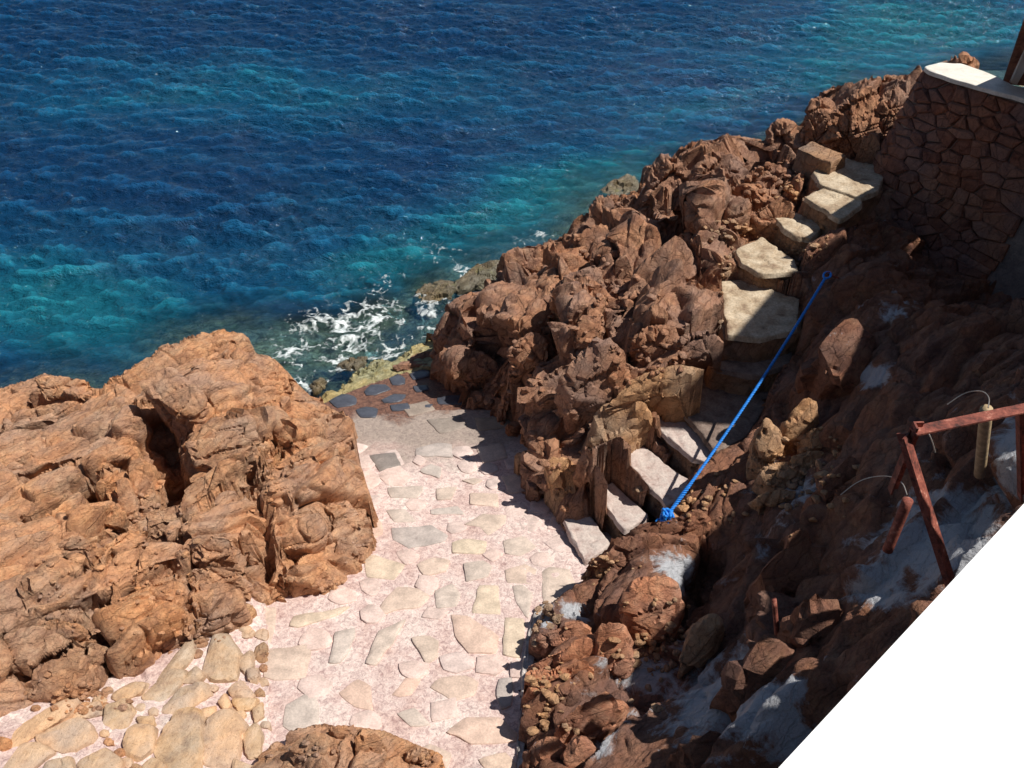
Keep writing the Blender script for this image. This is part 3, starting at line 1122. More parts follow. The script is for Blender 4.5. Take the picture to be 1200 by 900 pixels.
M_flagpink = simple_mat('flagstone_pink', (.68, .55, .50), 0.88, 0.2, 5, 0.014, tinted=[(0, (.95, .93, .93)), (.5, (1, .92, .88)), (1, (.86, .86, .86))], fine=45)
for _ in range(5000):
    v = rc.uniform(520, 899)
    u = rc.uniform(320, 660)
    sc_ = 0.55 + (v - 520) / 380 * .6
    r = rc.uniform(17, 30) * sc_
    if not in_px(np.array([u]), np.array([v]), PATH_OPEN)[0] or u < 335 - (v - 700) * .1: continue
    if any(((u - t[0]) / (t[2] + r * .92)) ** 2 + ((v - t[1]) / (t[3] + r * .62)) ** 2 < 1 for t in taken): continue
    taken.append(np.array([u, v, r, r * .65]))
    k = rc.randint(4, 7)
    ph = rc.uniform(0, 6)
    pxs = [(u + r * rc.uniform(.75, 1.25) * math.cos(ph + 6.283 * j / k), v + .68 * r * rc.uniform(.75, 1.25) * math.sin(ph + 6.283 * j / k)) for j in range(k)]
    plate('flagstone', pxs, lambda u, v: on_ramp(u, v, 0.008), 0.05, M_flagpink, path, bevel=0.008, sub=.06, rough=0.008, seed=len(taken), tint=rc.random(), proud=0.002 + 0.008 * rc.random())
GREYF = [([(500, 492), (540, 488), (548, 500), (516, 508)], .1), ([(556, 490), (598, 489), (596, 500), (562, 505)], .7),
         ([(432, 534), (462, 530), (470, 545), (444, 552)], 1.0), ([(470, 476), (500, 470), (510, 480), (480, 488)], .2)]
M_flaggrey = simple_mat('flagstone_damp', (.34, .30, .27), 0.7, 0.2, 5, 0.012, tinted=FL, fine=45)
for i, (pxs, t) in enumerate(GREYF):
    plate('flagstone', pxs, lambda u, v: on_ramp(u, v, 0.008), 0.05, M_flaggrey, path, bevel=0.016, rough=0.01, seed=50 + i, tint=t, proud=0.012)
WETF = [[(386, 470), (400, 462), (416, 464), (418, 474), (396, 478)], [(426, 459), (434, 451), (452, 450), (458, 456), (440, 463), (428, 464)],
        [(455, 443), (466, 438), (476, 443), (474, 450), (460, 451)], [(480, 438), (490, 433), (502, 433), (504, 441), (484, 445)],
        [(416, 480), (430, 476), (443, 479), (440, 489), (422, 489)], [(446, 468), (462, 461), (476, 462), (470, 470), (450, 473)],
        [(456, 475), (478, 472), (482, 480), (460, 482)], [(512, 466), (530, 463), (548, 464), (546, 473), (514, 474)], [(496, 474), (508, 473), (506, 479), (497, 479)],
        [(484, 453), (500, 450), (504, 457), (488, 460)], [(400, 492), (412, 490), (414, 498), (402, 500)]]
for i, pxs in enumerate(WETF):
    plate('flagstone', pxs, lambda u, v: on_ramp(u, v, 0.01), 0.05, M_flagwet, path, bevel=0.012, rough=0.006, seed=90 + i, proud=0.01)

ke = slab('cement_edging', [on_ramp(u, v, .05) for u, v in [(646, 706), (636, 716), (628, 738), (622, 775), (617, 830), (614, 880), (612, 925), (602, 925), (605, 880), (609, 830), (613, 775), (620, 736), (628, 714), (640, 702)]], .16, M_mortar, dict(basis=np.eye(3), warp=.1, rough=.03, levels=[((.2, .2, .2), .02, .01, 1)]), seed=77, bev=.03, rings=5)
adopt(ke, path) if False else None
tag(ke, 'rough pale cement edging along the right side of the path', 'edging')

# ================================================================== ROCK MASSES
STEPS = [([(660, 608), (692, 604), (716, 636), (706, 646), (686, 658)], 1.12, 'P', .3), ([(698, 578), (716, 564), (760, 602), (757, 609), (731, 620)], 1.38, 'P', .35), ([(730, 535), (749, 518), (786, 548), (813, 566), (800, 584), (783, 594), (768, 578)], 1.68, 'P', .4),
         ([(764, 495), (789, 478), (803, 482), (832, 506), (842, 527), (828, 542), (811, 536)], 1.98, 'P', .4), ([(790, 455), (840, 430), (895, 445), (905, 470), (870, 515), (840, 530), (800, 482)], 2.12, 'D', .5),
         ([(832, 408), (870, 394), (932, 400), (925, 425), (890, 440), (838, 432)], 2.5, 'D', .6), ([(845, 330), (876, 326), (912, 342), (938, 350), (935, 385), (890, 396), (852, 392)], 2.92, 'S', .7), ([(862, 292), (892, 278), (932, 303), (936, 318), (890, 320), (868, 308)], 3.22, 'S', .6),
         ([(906, 254), (937, 248), (964, 266), (950, 280), (930, 276)], 3.48, 'S', .6), ([(943, 231), (975, 214), (1010, 220), (1010, 240), (984, 257)], 3.80, 'S', .7), ([(953, 201), (988, 184), (1040, 197), (1030, 222), (1008, 232), (961, 216)], 3.84, 'S', .6)]
OPEN += [(p, z_ - 0.08) for (p, z_, _m, _h) in STEPS]
FOOTPRINTS = [(np.array([at(u, v, z_)[:2] for u, v in p]), z_ - 0.09) for (p, z_, _m, _h) in STEPS]
OPEN.append(([(933, 173), (952, 166), (993, 182), (975, 191), (960, 186)], 3.98))
diag = np.array([0.78, 0.62, 0.05])
REL_LEFT = dict(basis=basis(diag, (0.15, -0.25, 1)), warp=0.045, cw=0.035, rough=0.009, pits=0.012, strata=(0.42, 0.15),
                levels=[((1.9, 0.60, 1.0), 0.20, 0.12, 0.9), ((0.85, 0.30, 0.45), 0.085, 0.08, 1.1), ((0.30, 0.13, 0.18), 0.020, 0.020, 1.1), ((0.11, 0.05, 0.07), 0.005, 0.006, 1.2)])
REL_RIDGE = dict(basis=basis((0.5, 0.6, 0.5), (0.3, -0.3, 1)), warp=0.12, cw=0.035, rough=0.016, pits=0.015,
                 levels=[((1.4, 0.85, 1.2), 0.38, 0.14, 2.0), ((0.55, 0.36, 0.48), 0.125, 0.06, 1.9), ((0.20, 0.13, 0.17), 0.030, 0.018, 1.8), ((0.08, 0.055, 0.07), 0.008, 0.005, 1.5)])
REL_SLOPE = dict(basis=basis((0.75, 0.55, 0.45), (0, 0, 1)), warp=0.12, cw=0.035, rough=0.018, pits=0.01,
                 levels=[((1.7, 0.7, 1.0), 0.20, 0.10, 1.2), ((0.65, 0.28, 0.42), 0.085, 0.06, 1.4), ((0.22, 0.11, 0.16), 0.024, 0.018, 1.5)])
REL_BLOCK = dict(basis=basis((0.7, 0.5, 0.3), (0, 0, 1)), warp=0.08, cw=0.035, rough=0.010, pits=0.012,
                 levels=[((0.7, 0.42, 0.55), 0.055, 0.030, 1.3), ((0.24, 0.14, 0.19), 0.018, 0.010, 1.3)])

EXEC_DETAILS = True

# ---- left outcrop
A = at
L_CTRL = [A(265, 388, 2.1), A(215, 405, 2.05), A(300, 400, 1.9), A(300, 430, 1.9), A(340, 440, 1.5), A(370, 470, 1.0), A(335, 460, 1.6), A(395, 480, 1.1), A(420, 500, .95), A(430, 540, 1.0),
          A(60, 445, 1.5), A(20, 470, 1.3), A(0, 455, 1.1), A(130, 460, 1.6), A(-60, 480, 1.2), A(-200, 520, 1.2), A(200, 440, 2.2), A(250, 460, 2.25), A(320, 490, 1.95),
          A(150, 500, 1.9), A(80, 500, 1.7), A(0, 520, 1.6), A(0, 600, 1.9), A(80, 580, 1.9), A(150, 560, 1.75), A(190, 590, 1.35), A(180, 520, 1.7),
          A(300, 540, 2.1), A(380, 540, 1.75), A(260, 520, 2.2), A(330, 590, 1.9), A(400, 600, 1.55), A(425, 630, 1.15), A(410, 660, 1.1), A(385, 680, 1.1),
          A(240, 620, 2.0), A(160, 620, 1.8), A(60, 680, 2.1), A(0, 700, 2.1), A(0, 780, 2.0), A(120, 700, 2.0), A(100, 780, 1.75), A(140, 800, 1.4), A(200, 700, 2.0), A(170, 760, 1.75), A(260, 690, 1.8),
          A(320, 670, 1.55), A(300, 700, 1.35), A(0, 840, 1.7), A(60, 820, 1.55), A(-100, 700, 2.3), A(-100, 600, 2.1), A(-200, 800, 2.3), A(-150, 900, 2.0)]
L_FOOT = [on_ramp(u, v)[:2] for u, v in [(-330, 640), (-120, 560), (0, 535), (90, 520), (190, 480), (275, 462), (330, 480), (372, 488), (425, 512), (432, 560), (442, 610), (432, 650), (395, 690), (330, 702), (300, 705), (235, 752), (180, 792), (125, 815), (60, 835), (0, 858), (-150, 950), (-420, 950)]]
# push the sea-side boundary out to where the top silhouette stands
L_FOOT = [np.array(p) for p in [A(-360, 600, 1.2)[:2], A(-200, 505, 1.0)[:2], A(0, 452, 1.1)[:2], A(60, 438, 1.4)[:2], A(130, 452, 1.4)[:2], A(205, 402, 1.9)[:2], A(262, 386, 2.0)[:2], A(298, 396, 1.8)[:2],
          A(340, 430, 1.4)[:2], A(375, 468, .8)[:2]]] + [on_ramp(u, v)[:2] for u, v in [(428, 505), (440, 560), (446, 610), (432, 655), (395, 690), (330, 702), (295, 712), (235, 755), (180, 795), (125, 818), (60, 838), (0, 862), (-150, 960), (-420, 960)]]
carves = [
    ([A(195, 480, 2.0), A(190, 520, 1.8), A(195, 560, 1.7), A(190, 595, 1.6)], 1.15, 0.36),
    ([A(205, 540, 1.8), A(225, 560, 1.8)], 0.9, 0.42),
    ([A(300, 580, 1.9), A(330, 560, 1.9), A(360, 548, 1.8)], 0.6, 0.22),
    ([A(315, 600, 1.8), A(312, 640, 1.7), A(310, 680, 1.6)], 0.7, 0.15),
    ([A(310, 690, 1.5), A(350, 660, 1.4), A(385, 625, 1.4)], 0.5, 0.12),
    ([A(105, 560, 1.8), A(120, 590, 1.8)], 0.55, 0.17),
    ([A(50, 690, 2.0), A(110, 650, 1.9), A(160, 615, 1.8)], 0.5, 0.15),
    ([A(125, 720, 1.9), A(122, 770, 1.8), A(120, 812, 1.5)], 0.8, 0.16),
    ([A(125, 812, 1.5), A(180, 780, 1.5), A(240, 740, 1.5)], 0.4, 0.12),
    ([A(30, 470, 1.4), A(70, 470, 1.5), A(100, 478, 1.5)], 0.45, 0.14),
    ([A(38, 495, 1.5), A(15, 495, 1.5)], 0.22, 0.14),
    ([A(180, 650, 1.9), A(215, 640, 1.9)], 0.30, 0.14),
    ([A(0, 705, 2.0), A(25, 695, 2.0)], 0.3, 0.12),
    ([A(20, 770, 1.8), A(50, 815, 1.6)], 0.3, 0.10),
    ([A(235, 655, 2.0), A(225, 690, 1.9), A(218, 735, 1.6)], 0.45, 0.09),
    ([A(60, 740, 2.0), A(100, 722, 2.0)], 0.3, 0.08),
    ([A(0, 560, 1.9), A(60, 545, 1.9), A(95, 540, 1.9)], 0.22, 0.08),
    ([A(270, 500, 2.2), A(330, 470, 1.8), A(390, 462, 1.2)], 0.3, 0.07),
    ([A(240, 600, 2.0), A(300, 545, 2.0), A(370, 490, 1.6)], 0.35, 0.08),
    ([A(345, 610, 1.7), A(350, 645, 1.6)], 0.3, 0.07),
    ([A(295, 540, 2.1), A(297, 500, 2.1)], 0.25, 0.06),
    ([A(0, 640, 1.95), A(40, 622, 1.95), A(75, 612, 1.9)], 0.35, 0.10),
    ([A(190, 620, 1.9), A(225, 608, 1.9), A(250, 606, 1.9)], 0.35, 0.10),
    ([A(280, 640, 1.8), A(282, 690, 1.6)], 0.25, 0.06),
    ([A(395, 520, 1.3), A(400, 570, 1.4)], 0.2, 0.06),
    ([A(-40, 750, 2.1), A(60, 700, 2.1), A(130, 655, 2.0), A(200, 608, 1.9), A(290, 572, 2.0)], 0.30, 0.10),
    ([A(205, 612, 1.9), A(300, 556, 2.0), A(400, 498, 1.5)], 0.26, 0.07),
    ([A(-20, 628, 1.95), A(60, 590, 1.95), A(150, 548, 1.8)], 0.25, 0.08),
    ([A(130, 806, 1.6), A(230, 742, 1.6), A(300, 694, 1.5)], 0.35, 0.09),
    ([A(240, 548, 2.1), A(330, 500, 1.9), A(405, 466, 1.3)], 0.22, 0.06),
    ([A(0, 505, 1.6), A(80, 486, 1.7), A(160, 478, 1.9)], 0.20, 0.07),
    ([A(0, 790, 2.0), A(80, 748, 2.0), A(122, 730, 1.9)], 0.25, 0.07),
    ([A(140, 700, 2.0), A(220, 660, 2.0), A(300, 625, 1.9)], 0.25, 0.07),
    ([A(222, 440, 2.2), A(262, 424, 2.1), A(305, 432, 1.9), A(340, 452, 1.5)], 0.20, 0.06),
]
out_left = empty('rock_outcrop', tuple(at(250, 700, 1.2)))
tag(out_left, 'large sunlit orange-brown layered rock outcrop filling the left side beside the paved path', 'rock outcrop')


def child_of(o, root):
    o.parent = root
    o.matrix_parent_inverse = root.matrix_basis.inverted()
    return o


from mathutils import Matrix
def adopt(o, root):
    o.parent = root
    o.matrix_parent_inverse = Matrix.Translation(-Vector(root.location))
    return o


o, fL = rock_sheet('bedrock', L_CTRL, L_FOOT, REL_LEFT, M_left, res=0.0155, seed=1, floor=-0.5, carve=carves)
adopt(o, out_left)
LBL = [  # traced protruding blocks of the left outcrop: outline, z, h, tilt
    ([(172, 450), (205, 430), (228, 445), (240, 470), (232, 482), (200, 480), (180, 462)], 2.42, .8, (.1, -.3)),
    ([(42, 445), (60, 438), (80, 440), (105, 450), (108, 460), (80, 462), (50, 458)], 1.62, .5, (0, -.3)),
    ([(38, 476), (75, 470), (120, 478), (118, 488), (80, 492), (45, 490)], 1.62, .35, (0, -.3)),
    ([(258, 396), (290, 400), (296, 412), (286, 425), (250, 420), (240, 405)], 2.15, .6, (.2, -.2)),
    ([(245, 430), (262, 420), (298, 428), (304, 440), (285, 448), (250, 446)], 2.08, .5, (0, -.3)),
    ([(306, 436), (330, 432), (338, 450), (330, 460), (305, 462)], 1.82, .6, (.1, -.3)),
    ([(285, 470), (325, 462), (336, 468), (330, 480), (298, 496), (286, 486)], 2.0, .4, (.15, -.35)),
    ([(225, 515), (262, 492), (292, 488), (297, 510), (262, 520)], 2.25, .45, (.2, -.3)),
    ([(222, 524), (258, 516), (296, 514), (296, 530), (262, 548), (228, 540)], 2.2, .55, (.1, -.35)),
    ([(340, 508), (372, 490), (404, 478), (414, 490), (402, 510), (370, 530), (345, 525)], 1.62, .6, (.1, -.3)),
    ([(318, 545), (350, 530), (385, 520), (380, 538), (345, 552), (322, 556)], 1.9, .4, (.1, -.3)),
    ([(395, 505), (415, 492), (430, 498), (428, 515), (412, 528), (396, 522)], 1.2, .5, (-.2, -.2)),
    ([(322, 572), (345, 558), (375, 555), (380, 575), (350, 580), (325, 590)], 1.9, .4, (.1, -.3)),
    ([(318, 620), (352, 600), (378, 598), (382, 612), (360, 636), (330, 640)], 1.82, .6, (.1, -.4)),
    ([(385, 590), (404, 580), (418, 600), (412, 625), (388, 622)], 1.42, .6, (-.1, -.3)),
    ([(390, 625), (412, 628), (420, 650), (402, 672), (388, 668)], 1.25, .5, (-.3, -.3)),
    ([(345, 668), (372, 655), (382, 670), (352, 688), (335, 682)], 1.4, .35, (0, -.3)),
    ([(320, 680), (350, 686), (380, 682), (376, 692), (335, 697), (312, 694)], 1.2, .25, (0, -.2)),
    ([(222, 636), (250, 622), (272, 630), (270, 650), (245, 662), (228, 655)], 2.08, .45, (0, -.4)),
    ([(224, 672), (262, 664), (282, 668), (280, 682), (250, 688), (226, 684)], 1.95, .4, (0, -.4)),
    ([(218, 690), (275, 688), (282, 710), (250, 735), (222, 740)], 1.75, .55, (.1, -.5)),
    ([(168, 726), (200, 690), (214, 690), (213, 740), (185, 755)], 1.8, .6, (.3, -.5)),
    ([(130, 785), (165, 732), (175, 770), (160, 795), (138, 800)], 1.68, .5, (.4, -.5)),
    ([(60, 640), (82, 628), (110, 635), (115, 650), (85, 655)], 2.05, .35, (0, -.4)),
    ([(95, 670), (120, 660), (122, 690), (100, 700)], 2.05, .4, (0, -.4)),
    ([(20, 690), (60, 660), (92, 680), (88, 700), (50, 710), (25, 712)], 2.15, .45, (0, -.4)),
    ([(8, 760), (30, 758), (34, 775), (12, 780)], 2.0, .3, (0, -.4)),
    ([(22, 805), (40, 785), (75, 765), (98, 762), (98, 805), (60, 820), (28, 818)], 1.88, .5, (.1, -.5)),
    ([(100, 750), (114, 752), (118, 795), (102, 800)], 1.8, .5, (.2, -.4)),
    ([(35, 735), (60, 722), (95, 728), (96, 742), (60, 752), (38, 750)], 2.08, .4, (0, -.4)),
    ([(0, 545), (35, 525), (42, 545), (5, 562)], 1.85, .3, (0, -.3)),
    ([(96, 535), (125, 528), (128, 548), (100, 552)], 2.0, .4, (0, -.3)),
    ([(90, 598), (120, 582), (145, 600), (140, 615), (98, 612)], 1.95, .4, (0, -.3)),
    ([(150, 540), (175, 535), (182, 600), (165, 612), (152, 580)], 1.85, .5, (.1, -.2)),
    ([(130, 560), (148, 555), (160, 605), (146, 610)], 1.9, .45, (.1, -.2)),
]
rockd = basis(diag, (0.1, -0.3, 1))
REL_LB = dict(basis=rockd, warp=0.04, cw=0.05, rough=0.009, pits=0.02, levels=[((0.7, 0.24, 0.35), 0.040, 0.035, 1.1), ((0.26, 0.10, 0.15), 0.011, 0.010, 1.1)])
for i, (pxs, z, h, tl) in enumerate(LBL):
    o = traced_rock('rock_block', pxs, z, h, tl, lean=0.35, sub=5 if i < 24 else 4, face=.5, relief=REL_LB, seed=200 + i, mat=M_left, sharp=26, tint=random.random(), chips=2)
    adopt(o, out_left)

# ---- the ridge between path and stair, reaching up to the landing
R_CTRL = [A(510, 380, .7), A(530, 365, 1.0), A(505, 440, .35), A(560, 350, 1.2), A(600, 310, 1.0), A(640, 300, 1.1), A(660, 285, 1.3), A(560, 400, 1.3), A(540, 430, 1.0), A(600, 360, 1.8), A(600, 420, 1.5),
          A(600, 480, .9), A(570, 465, .6), A(640, 400, 2.1), A(640, 350, 2.2), A(620, 520, .9), A(640, 560, 1.1), A(655, 600, 1.1), A(640, 480, 1.5), A(680, 260, 1.6), A(700, 240, 2.0), A(700, 290, 2.3), A(740, 235, 2.3),
          A(700, 340, 2.5), A(700, 400, 2.6), A(690, 450, 2.3), A(680, 500, 1.9), A(670, 550, 1.75), A(700, 570, 1.6), A(740, 530, 1.9), A(720, 480, 2.15), A(760, 450, 2.4), A(790, 460, 2.3),
          A(760, 400, 2.8), A(800, 420, 2.7), A(830, 410, 2.75), A(760, 340, 3.0), A(800, 370, 3.0), A(770, 280, 3.0), A(820, 300, 3.05), A(850, 340, 2.95), A(840, 290, 3.2), A(790, 200, 2.6), A(770, 230, 2.5), A(840, 180, 2.9), A(820, 230, 3.1),
          A(870, 250, 3.3), A(890, 210, 3.45), A(880, 175, 3.1), A(900, 190, 3.5), A(920, 220, 3.55), A(900, 250, 3.35), A(940, 195, 3.6), A(930, 165, 3.7), A(960, 155, 3.8), A(1000, 165, 3.85), A(1030, 180, 3.9), A(1060, 170, 4.0),
          A(960, 130, 4.0), A(985, 110, 4.35), A(1020, 98, 4.5), A(1060, 92, 4.6), A(1100, 92, 4.7), A(1030, 150, 4.1), A(910, 170, 3.3), A(1000, 230, 3.6), A(960, 260, 3.3), A(920, 300, 3.1), A(880, 340, 2.75), A(840, 400, 2.5), A(800, 470, 1.9), A(740, 560, 1.35), A(700, 610, 1.0), A(900, 400, 2.2), A(950, 320, 3.0)]
R_FOOT = [A(500, 445, .2), A(498, 405, .2), A(505, 378, .5), A(535, 360, .8), A(562, 342, 1.0), A(600, 300, .9), A(655, 280, 1.1), A(680, 255, 1.4), A(700, 238, 1.9), A(745, 228, 2.1), A(765, 195, 2.3), A(800, 176, 2.5), A(850, 160, 2.8),
          A(900, 162, 3.1), A(925, 140, 3.6), A(958, 112, 4.1), A(1000, 96, 4.4), A(1050, 88, 4.55), A(1110, 82, 4.6), A(1150, 130, 4.4), A(1090, 200, 3.8), A(1000, 260, 3.4), A(960, 330, 2.9), A(900, 420, 2.2), A(850, 520, 1.6), A(780, 620, 1.2),
          A(735, 650, 1.0), A(700, 612, .95), A(672, 612, 1.0), A(645, 598, .85), A(618, 560, .8), A(600, 520, .65), A(590, 490, .6), A(555, 470, .5), A(530, 455, .4)]
ridge_root = empty('rock_ridge', tuple(at(660, 600, 1.0)))
tag(ridge_root, 'jagged red-brown rock ridge between the stair and the sea', 'rock ridge')
carveR = [
    ([A(800, 470, 2.2), A(790, 490, 2.1)], 0.3, 0.2),
    ([A(560, 390, 1.5), A(590, 430, 1.4), A(580, 450, 1.2)], 0.5, 0.28),
    ([A(640, 410, 2.0), A(625, 460, 1.6), A(615, 490, 1.3)], 0.6, 0.3),
    ([A(690, 290, 2.3), A(705, 330, 2.4)], 0.5, 0.28),
    ([A(715, 370, 2.6), A(715, 400, 2.6)], 0.45, 0.16),
    ([A(810, 260, 3.1), A(800, 285, 3.0)], 0.7, 0.24),
    ([A(565, 340, 1.2), A(580, 400, 1.5)], 0.5, 0.14),
    ([A(660, 370, 2.3), A(655, 430, 2.1), A(600, 470, 1.0)], 0.6, 0.15),
    ([A(730, 380, 2.6), A(720, 420, 2.5)], 0.4, 0.12),
    ([A(655, 300, 1.8), A(640, 340, 2.0)], 0.45, 0.15),
    ([A(760, 255, 2.7), A(735, 290, 2.7)], 0.5, 0.15),
    ([A(880, 230, 3.4), A(850, 250, 3.3)], 0.5, 0.15),
    ([A(860, 300, 3.0), A(835, 330, 3.0), A(830, 380, 2.8)], 0.4, 0.13),
    ([A(660, 500, 1.7), A(640, 540, 1.3)], 0.5, 0.16),
    ([A(813, 185, 2.9), A(812, 225, 3.0), A(820, 262, 3.1)], 0.8, 0.22),
    ([A(752, 235, 2.5), A(775, 268, 2.9), A(815, 272, 3.1)], 0.7, 0.2),
    ([A(890, 175, 3.4), A(895, 215, 3.4)], 0.5, 0.14),
]
o, fR = rock_sheet('bedrock', R_CTRL, np.array([p[:2] for p in R_FOOT]), REL_RIDGE, M_ridge, res=0.0175, seed=300, floor=-0.5, carve=carveR)
adopt(o, ridge_root)
RBL = [  # outline, z, h, tilt, material
    ([(648, 535), (668, 530), (682, 545), (700, 560), (702, 580), (690, 602), (655, 605), (650, 580)], 1.4, .7, (0,0), M_block),
    ([(682, 515), (700, 480), (725, 460), (760, 455), (766, 490), (740, 520), (728, 545), (700, 568), (686, 545)], 1.95, .8, (0,0), M_block),
    ([(716, 470), (740, 440), (785, 428), (830, 425), (828, 440), (790, 452), (755, 462)], 2.75, .7, (0, -.3), M_block),
    ([(620, 450), (650, 425), (690, 410), (705, 430), (690, 460), (660, 480), (630, 476)], 2.1, .8, (0,0), M_ridge),
    ([(655, 440), (700, 400), (735, 405), (735, 440), (700, 470), (670, 475)], 2.65, .8, (.1, -.4), M_ridge),
    ([(735, 345), (745, 300), (775, 275), (808, 292), (812, 340), (800, 370), (760, 380), (738, 372)], 2.95, .9, (0,0), M_ridge),
    ([(672, 275), (700, 262), (730, 262), (756, 275), (752, 305), (720, 300), (690, 300)], 2.55, .9, (.2, -.4), M_ridge),
    ([(656, 320), (690, 312), (710, 322), (712, 350), (680, 365), (662, 350)], 2.55, .9, (.2, -.4), M_ridge),
    ([(648, 345), (668, 325), (700, 345), (716, 345), (710, 362), (680, 362)], 2.7, .5, (.1, -.3), M_ridge),
    ([(585, 355), (620, 340), (640, 345), (648, 370), (625, 385), (600, 380)], 2.0, .8, (.2, -.4), M_ridge),
    ([(530, 372), (552, 350), (585, 345), (590, 360), (565, 378), (540, 385)], 1.4, .6, (.3, -.3), M_ridge),
    ([(508, 385), (520, 370), (535, 378), (532, 400), (515, 405)], 1.1, .6, (.2, -.4), M_ridge),
    ([(585, 300), (615, 285), (655, 282), (660, 305), (625, 318), (590, 312)], 1.35, .6, (.1, -.3), M_ridge),
    ([(600, 400), (620, 385), (640, 390), (640, 420), (618, 435)], 2.0, .7, (.2, -.5), M_ridge),
    ([(660, 380), (690, 365), (708, 378), (700, 400), (672, 405)], 2.75, .6, (.1, -.4), M_ridge),
    ([(745, 395), (775, 380), (800, 390), (790, 410), (758, 415)], 3.0, .5, (.1, -.3), M_ridge),
    ([(790, 400), (830, 388), (852, 396), (830, 412), (800, 418)], 3.0, .4, (.1, -.2), M_ridge),
    ([(850, 240), (868, 225), (880, 240), (878, 265), (856, 275)], 3.6, .7, (.2, -.5), M_ridge),
    ([(712, 430), (726, 420), (742, 445), (738, 462), (722, 458)], 2.65, .5, (.1, -.5), M_ridge),
    ([(700, 235), (715, 228), (722, 245), (708, 255)], 2.5, .5, (.1, -.3), M_ridge),
    ([(725, 232), (745, 224), (756, 236), (740, 248)], 2.6, .6, (.1, -.3), M_ridge),
    ([(648, 545), (625, 552), (622, 572), (640, 580)], 1.15, .45, (0, -.4), M_ridge),
    ([(610, 495), (640, 482), (650, 500), (630, 515)], 1.35, .5, (.1, -.4), M_ridge),
    ([(885, 240), (915, 228), (935, 245), (915, 262), (890, 262)], 3.62, .4, (0, -.3), M_ridge),
    ([(875, 200), (905, 190), (925, 205), (900, 218)], 3.72, .3, (0, -.1), M_ridge),
]
for i, (pxs, z, h, tl, mt) in enumerate(RBL):
    o = traced_rock('rock_block', pxs, z, h, tl, lean=0.22, sub=5, face=.75, relief=REL_BLOCK, seed=400 + i, mat=mt, sharp=26, tint=random.random(), chips=3)
    adopt(o, ridge_root)

# ---- loose boulders: things of their own
BOULD = [
    ([(757, 195), (775, 180), (800, 182), (812, 205), (810, 235), (790, 258), (765, 245)], 3.15, 1.2, (0, -.5), M_ridge, 'tall rounded red boulder at the sea edge, left of the big pair'),
    ([(815, 195), (835, 165), (870, 162), (885, 185), (875, 215), (850, 240), (822, 235)], 3.55, 1.4, (.1, -.5), M_ridge, 'biggest rounded brown boulder on the ridge, right of the big pair'),
    ([(530, 425), (550, 415), (580, 415), (588, 425), (570, 448), (540, 448)], .85, .55, (.1, -.4), M_ridge, 'angular brown boulder lying at the wet foot of the path'),
    ([(568, 442), (580, 440), (585, 450), (578, 458), (569, 456)], .55, .3, (0, -.2), M_block, 'small pale stone lying against the boulder at the wet foot of the path'),
    ([(598, 532), (608, 527), (619, 533), (618, 548), (604, 552)], 1.0, .32, (0, -.3), M_block, 'fist-shaped tan stone lying alone on the right edge of the path'),
    ([(902, 150), (912, 138), (928, 142), (940, 158), (925, 172), (908, 170)], 3.75, .8, (0,0), M_ridge, 'pointed brown rock standing at the sea edge left of the square block'),
    ([(945, 140), (952, 112), (975, 108), (985, 125), (975, 155), (955, 158)], 4.3, .9, (0,0), M_ridge, 'upright brown rock tower left of the rugged crag behind the landing'),
    ([(985, 120), (1000, 100), (1030, 95), (1045, 120), (1040, 160), (1005, 165), (985, 150)], 4.5, 1.0, (0, -.7), M_ridge, 'broad rugged crag behind the landing slab'),
    ([(1030, 105), (1045, 90), (1066, 90), (1070, 120), (1058, 150), (1038, 150)], 4.65, 1.0, (0,0), M_ridge, 'rock crag touching the left end of the stone wall'),
    ([(1120, 76), (1122, 66), (1134, 64), (1141, 72), (1138, 82), (1124, 82)], 5.0, .9, (0, -.2), M_ridge, 'small rock knob showing just above the white wall top'),
    ([(880, 540), (882, 510), (896, 480), (912, 478), (920, 500), (914, 540), (895, 550)], 3.05, .9, (.2, -.6), M_block, 'spiky sunlit rock fin beside the blue rope'),
    ([(922, 500), (928, 475), (950, 458), (966, 462), (962, 490), (940, 510)], 3.15, .9, (.2, -.6), M_block, 'upright split rock fin catching sun behind the spiky one'),
]
for i, (pxs, z, h, tl, mt, lb) in enumerate(BOULD):
    big = i in (0, 1, 5, 6, 7, 8, 9)
    o = traced_rock('boulder', pxs, z, h, tl, lean=0.2, sub=6 if i in (0, 1, 6, 7, 8) else 5, relief=REL_BLOCK if not big else dict(REL_BLOCK, rough=0.05, levels=[((0.6, 0.4, 0.5), 0.11, 0.05, 1.2), ((0.24, 0.17, 0.22), 0.045, 0.02, 1.3), ((0.1, 0.07, 0.09), 0.014, 0.008, 1.2)]),
                    face=.75, seed=500 + i, mat=mt, sharp=12, tint=random.random(), chips=3)
    tag(o, lb, 'boulder')

